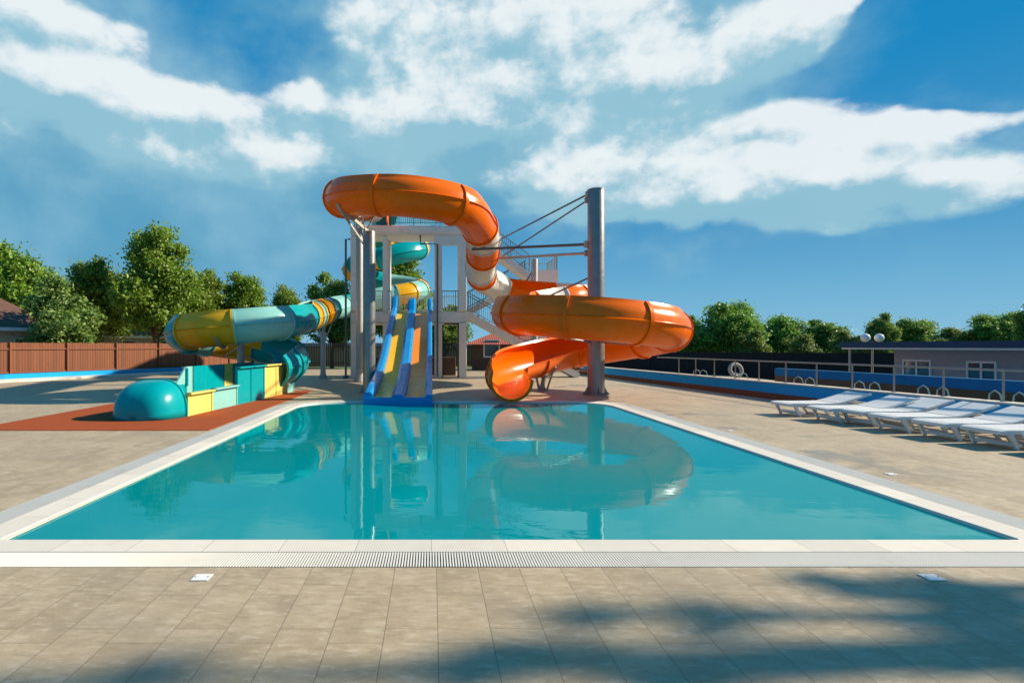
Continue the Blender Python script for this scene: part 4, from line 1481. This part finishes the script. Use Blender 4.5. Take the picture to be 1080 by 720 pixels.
for s in (-1.3, ):
    m = MB(); p = bpt(s, -.5, 0); m.tube([p + Vector((0, 0, -.95)), p + Vector((0, 0, 1.5))], .04, 8); m.build('veranda_post', M['steel_dull'], lb, off=lb.location)

lp = thing('globe_lamp', 'steel lamp post with two white globes beside the low building', 'street lamp', (at(920, 365, 22.5).x, 22.5, -.95))
m = MB(); m.lathe([(.09, 0), (.09, .15), (.045, .2), (.035, 2.75)], n=14)
m.tube([(-.27, 0, 2.68), (-.27, 0, 2.62), (0, 0, 2.55), (.27, 0, 2.62), (.27, 0, 2.68)], .02, 8); m.build('post', M['steel_dull'], lp, 40)
for s in (-1, 1):
    MB().sphere((s * .27, 0, 2.89), .165, 24, 14).build('globe', M['globe'], lp, 60)


def house(name, label, c, w, dp, wall_h, roof_h, rz, wm, rm, over=.5, z0=-.04, gut=True):
    root = thing(name, label, 'house', (c[0], c[1], z0), rz)
    MB().box((-w / 2, -dp / 2, -.3), (w / 2, dp / 2, wall_h)).build('wall', wm, root)
    m = MB()
    e = over
    z = wall_h + .02
    vs = [(-w / 2 - e, -dp / 2 - e, z), (w / 2 + e, -dp / 2 - e, z), (w / 2 + e, dp / 2 + e, z), (-w / 2 - e, dp / 2 + e, z), (-w / 2 + dp * .35, 0, z + roof_h), (w / 2 - dp * .35, 0, z + roof_h)]
    m.add(vs, [(0, 1, 5, 4), (1, 2, 5), (2, 3, 4, 5), (3, 0, 4), (3, 2, 1, 0)])
    m.build('roof', rm, root)
    if gut: MB().box((-w / 2 - e - .04, -dp / 2 - e - .06, z - .16), (w / 2 + e + .04, -dp / 2 - e - .005, z + .03)).build('gutter', M['white_paint'], root)
    for k in range(3):
        x = -w / 2 + w * (k + .5) / 3
        f = MB().box((x - .55, -dp / 2 - .05, .9), (x + .55, -dp / 2 + .001, 2.1)).build('window', M['white_paint'], root)
        MB().box((x - .47, -dp / 2 - .06, .98), (x + .47, -dp / 2 - .051, 2.02)).build('pane', M['glass'], f)
    return root


house('house', 'brown-roofed house at the left edge behind the fence', (-26.6, 31.5, 0), 8, 7, 2.6, 2.2, R(50), M['house_wall'], M['brown_roof'])
house('house', 'small house with white gutter seen between the trees on the left', (-25.0, 46, 0), 8, 6, 2.4, 1.4, R(40), M['house_wall'], M['brown_roof'])
house('house', 'pale low house seen between trunks behind the tall tree', (-22.5, 50, 0), 7, 6, 2.6, .8, R(20), M['white_paint'], M['brown_roof'])
house('house', 'dark-walled house with red tiled roof behind the staircase', (7.0, 41, 0), 8, 6, 1.75, 1.1, R(-6), M['shade_wall'], M['red_roof'], gut=False)


# ------------------------------------------------------------------ trees
def tree_mesh(seed, lobes, leaf, nleaf, clump=.55, trunk_h=2.6, trunk_r=.2, Ht=10, flat=.8):
    """lobes: (x,y,z,rx,ry,rz); returns crown mesh and trunk mesh, real metres at scale 1"""
    rg = np.random.default_rng(seed)
    vol = np.array([l[3] * l[4] * l[5] for l in lobes]) ** .75
    pr = vol / vol.sum()
    ncl = max(40, nleaf // 60)
    which = rg.choice(len(lobes), ncl, p=pr)
    L = np.array(lobes)[which]
    d = rg.normal(size=(ncl, 3))
    d /= np.linalg.norm(d, axis=1)[:, None]
    rad = rg.uniform(.45, 1.06, ncl) ** .55
    cc = L[:, :3] + d * rad[:, None] * L[:, 3:6]
    cs = clump * rg.uniform(.6, 1.35, ncl)
    wl_ = rg.integers(0, ncl, nleaf)
    cs = np.minimum(cs, np.minimum(L[:, 4], L[:, 5]) * 1.2 + .02)
    off = rg.normal(size=(nleaf, 3)) * .5
    off[:, 2] *= flat
    ctr = cc[wl_] + off * cs[wl_][:, None]
    nrm = rg.normal(size=(nleaf, 3)) + np.array([0, 0, .6]) + (ctr - cc[wl_]) * 1.2
    nrm /= np.linalg.norm(nrm, axis=1)[:, None]
    ax = np.cross(nrm, rg.normal(size=(nleaf, 3)))
    ax /= np.linalg.norm(ax, axis=1)[:, None]
    ay = np.cross(nrm, ax)
    sz = leaf * rg.uniform(.6, 1.3, nleaf)[:, None]
    v = np.stack([ctr - ax * sz, ctr - ay * sz * .55 + nrm * sz * .12, ctr + ax * sz, ctr + ay * sz * .55 + nrm * sz * .12], 1).reshape(-1, 3)
    me = bpy.data.meshes.new('crown')
    me.vertices.add(nleaf * 4)
    me.vertices.foreach_set('co', v.ravel())
    me.loops.add(nleaf * 4)
    me.loops.foreach_set('vertex_index', np.arange(nleaf * 4))
    me.polygons.add(nleaf)
    me.polygons.foreach_set('loop_start', np.arange(nleaf) * 4)
    me.polygons.foreach_set('loop_total', np.full(nleaf, 4))
    me.update()
    me.validate()
    tm = MB()
    rnd = random.Random(seed)
    top = max(l[2] for l in lobes)
    tp = [(rnd.uniform(-.1, .1) * k, rnd.uniform(-.1, .1) * k, top * k / 5 - (.3 if k == 0 else 0)) for k in range(6)]
    tm.tube(tp, [trunk_r * (1.25 - k * .19) for k in range(6)], 9)
    for l in lobes:
        s = Vector((0, 0, trunk_h * rnd.uniform(.75, 1.15)))
        e = Vector(l[:3])
        mid = s.lerp(e, .5) + Vector((rnd.uniform(-.2, .2), rnd.uniform(-.2, .2), .15))
        tm.tube([s, mid, e], [trunk_r * .5, trunk_r * .34, trunk_r * .12], 6)
        for q in range(3):
            e2 = e + Vector((rnd.uniform(-.8, .8) * l[3], rnd.uniform(-.8, .8) * l[4], rnd.uniform(-.2, .8) * l[5]))
            tm.tube([mid.lerp(e, .4), e2], [trunk_r * .2, trunk_r * .05], 5)
    mt = bpy.data.meshes.new('trunk')
    mt.from_pydata([tuple(v_) for v_ in tm.v], [], tm.f)
    mt.polygons.foreach_set('use_smooth', [True] * len(mt.polygons))
    mt.materials.append(M['bark'])
    return me, mt


def rlobes(seed, n, rx, z0, z1, rl, taper=.4):
    rnd = random.Random(seed)
    out = []
    for i in range(n):
        z = z0 + (z1 - z0) * (i + .5) / n
        k = 1 - taper * abs((i + .5) / n - .38) / .62
        a = i * 2.4 + rnd.uniform(-.5, .5)
        q = rx * k * rnd.uniform(.35, .75)
        r_ = rl * k * rnd.uniform(.8, 1.2)
        out.append((q * math.cos(a), q * math.sin(a), z, r_, r_, r_ * rnd.uniform(.7, .95)))
    return out


KIND = {}


def kind(nm, seed, leafmat, lobes, leaf, nleaf, clump, **kw):
    me, mt = tree_mesh(seed, lobes, leaf, nleaf, clump, **kw)
    me.materials.append(M[leafmat])
    KIND[nm] = (me, mt)


# all kinds are about 10 m tall at scale 1
kind('tall', 11, 'leaf_a', rlobes(1, 14, 2.4, 2.9, 9.2, 1.25, .55), .13, 30000, .62, trunk_h=2.4)
kind('round', 12, 'leaf_a', rlobes(2, 13, 2.9, 3.0, 8.8, 1.5, .6), .14, 28000, .7, trunk_h=2.4)
kind('broad', 13, 'leaf_b', rlobes(3, 14, 4.2, 3.0, 8.8, 1.9, .5), .2, 22000, .8, trunk_h=2.2)
kind('loose', 14, 'leaf_c', rlobes(4, 10, 3.0, 2.2, 8.8, 1.4, .5), .19, 12000, .75, trunk_h=2.0)
kind('dark', 15, 'leaf_b', rlobes(5, 13, 3.1, 2.6, 9.0, 1.5, .6), .17, 20000, .7, trunk_h=2.3)


def tree(nm, k, label, px, top, base_z, d, hw, group, rot, cat='tree'):
    """px: centre in the photo, top: top row, hw: half width in photo pixels"""
    p = at(px, top, d)
    h = p.z - base_z
    me, mt = KIND[k]
    ext = {'tall': 2.9, 'round': 3.5, 'broad': 4.9, 'loose': 3.5, 'dark': 3.7}[k]
    w = hw / F * d
    root = thing(nm, label, cat, (p.x, d, base_z), rot, group)
    root.scale = (w / ext, w / ext, h / 10.0)
    c = bpy.data.objects.new('crown', me); col.objects.link(c); c.parent = root
    t_ = bpy.data.objects.new('trunk', mt); col.objects.link(t_); t_.parent = root
    return root


GL, GR = 'trees behind the left fence', 'trees beyond the dark fence on the right'
tree('leafy_tree', 'round', 'broad bright green tree cut by the left photo edge', 14, 250, -.04, 36, 48, GL, .4)
tree('leafy_tree', 'round', 'lower bright green tree left of the tallest tree', 98, 267, -.04, 41, 48, GL, 2.1)
tree('leafy_tree', 'tall', 'tallest tree on the left, dense upright green crown', 164, 228, -.04, 40, 43, GL, 1.2)
tree('leafy_tree', 'round', 'tree just right of the tallest tree, behind the yellow flume', 212, 279, -.04, 46, 36, GL, 3.3)
tree('leafy_tree', 'tall', 'middle-sized round tree above the teal and yellow coil', 258, 283, -.04, 48, 32, GL, 4.0)
tree('leafy_tree', 'round', 'smallest distant round tree left of the tower columns', 302, 296, -.04, 54, 25, GL, 5.2)
tree('leafy_tree', 'loose', 'low olive tree leaning over the fence in front of the bright trees', 62, 287, -.04, 31, 44, GL, 1.7)
tree('leafy_tree', 'dark', 'dark tree behind the columns at the left of the tower', 350, 283, -.04, 50, 34, GL, .8)
tree('leafy_tree', 'round', 'tree seen through the open storeys of the tower', 418, 250, -.04, 50, 40, GL, 2.6)
tree('leafy_tree', 'dark', 'low dark tree under the floor slab of the tower', 470, 318, -.04, 47, 36, GL, 3.9)
tree('leafy_tree', 'dark', 'dark low tree between the tall tree and the coil, trunks showing', 188, 300, -.04, 50, 40, GL, 5.9)
tree('leafy_tree', 'dark', 'dark bushy tree low behind the yellow part of the coil', 285, 318, -.04, 47, 30, GL, .2)
RT = [('broad', 'big dark green tree touching the right end of the orange spiral', 768, 316, 58, 44), ('dark', 'dark tree half hidden by the end of the orange spiral', 728, 330, 60, 28),
      ('loose', 'pale yellow-green tree in front of the big dark tree', 792, 345, 54, 20), ('broad', 'wide mid green tree right of the pale yellow one', 826, 331, 62, 36),
      ('dark', 'rounded green tree above the middle of the railing', 866, 334, 60, 30), ('loose', 'pale feathery tree left of the two-globe lamp', 893, 346, 56, 22),
      ('dark', 'dark tree standing right behind the two-globe lamp', 931, 327, 55, 21), ('broad', 'wide tree above the left half of the navy roof', 966, 334, 62, 32),
      ('loose', 'low pale tree above the middle of the navy roof', 1004, 343, 58, 28), ('broad', 'spreading tree above the right half of the navy roof', 1052, 328, 56, 34),
      ('dark', 'tree at the right photo edge above the navy roof', 1090, 314, 50, 22), ('loose', 'silvery pale bush-like tree under the wide mid green tree', 845, 350, 50, 22),
      ('dark', 'low dark tree filling the gap over the dark fence', 900, 352, 66, 34), ('dark', 'low dark tree filling the gap behind the navy roof', 1022, 347, 68, 40)]
for i, (k, lab, px, top, d, hw) in enumerate(RT):
    tree('leafy_tree', k, lab, px, top, -.95, d, hw, GR, i * 1.3)
# a tree standing outside the photo on the right, throwing the shade on the near deck
TRX, TRY = 16.2, 4.6
SH = []
for (px, py, k_, rx_, ry_) in ((895, 611, 8.2, .32, .16), (955, 621, 8.0, .4, .2), (1015, 634, 7.9, .4, .24), (1070, 650, 8.1, .4, .26), (1005, 662, 8.5, .34, .2), (1060, 692, 8.3, .4, .24), (935, 694, 8.8, .3, .16),
                              (745, 672, 9.3, .4, .15), (800, 652, 9.2, .22, .12), (690, 646, 9.5, .3, .12), (615, 641, 9.8, .3, .13), (565, 646, 10.0, .22, .1), (640, 700, 9.9, .5, .18), (560, 704, 10.2, .45, .16),
                              (480, 712, 10.5, .4, .15), (400, 704, 10.7, .35, .14), (720, 712, 9.6, .4, .15), (805, 716, 9.2, .35, .14), (330, 714, 10.9, .3, .12), (220, 708, 11.3, .3, .12), (140, 712, 11.6, .3, .1), (60, 722, 11.9, .3, .1)):
    d_ = F * H / (py - VY)
    x_ = (px - VX) / F * d_
    SH.append((x_ + 1.576 * k_ - TRX, d_ + .278 * k_ - TRY, k_ + .95, rx_, ry_, .11))
SH += [(1.0, .6, 6.2, 1.0, 1.0, .8), (1.4, -.8, 5.2, 1.2, 1.1, .9), (2.2, 0, 6.8, 1.1, 1.1, .8), (2.4, .9, 8.6, .9, .9, .7), (.9, 1.1, 4.6, 1.1, 1.1, .8)]
kind('shade', 21, 'leaf_a', SH, .06, 30000, .3, trunk_h=5.4, trunk_r=.11)
root = thing('leafy_tree', 'tall loose tree right of the photo that shades the near deck', 'tree', (TRX, TRY, -.95), 0)
for nm_, me in zip(('crown', 'trunk'), KIND['shade']):
    c = bpy.data.objects.new(nm_, me); col.objects.link(c); c.parent = root

# hedge-like grass strip
tw2 = None
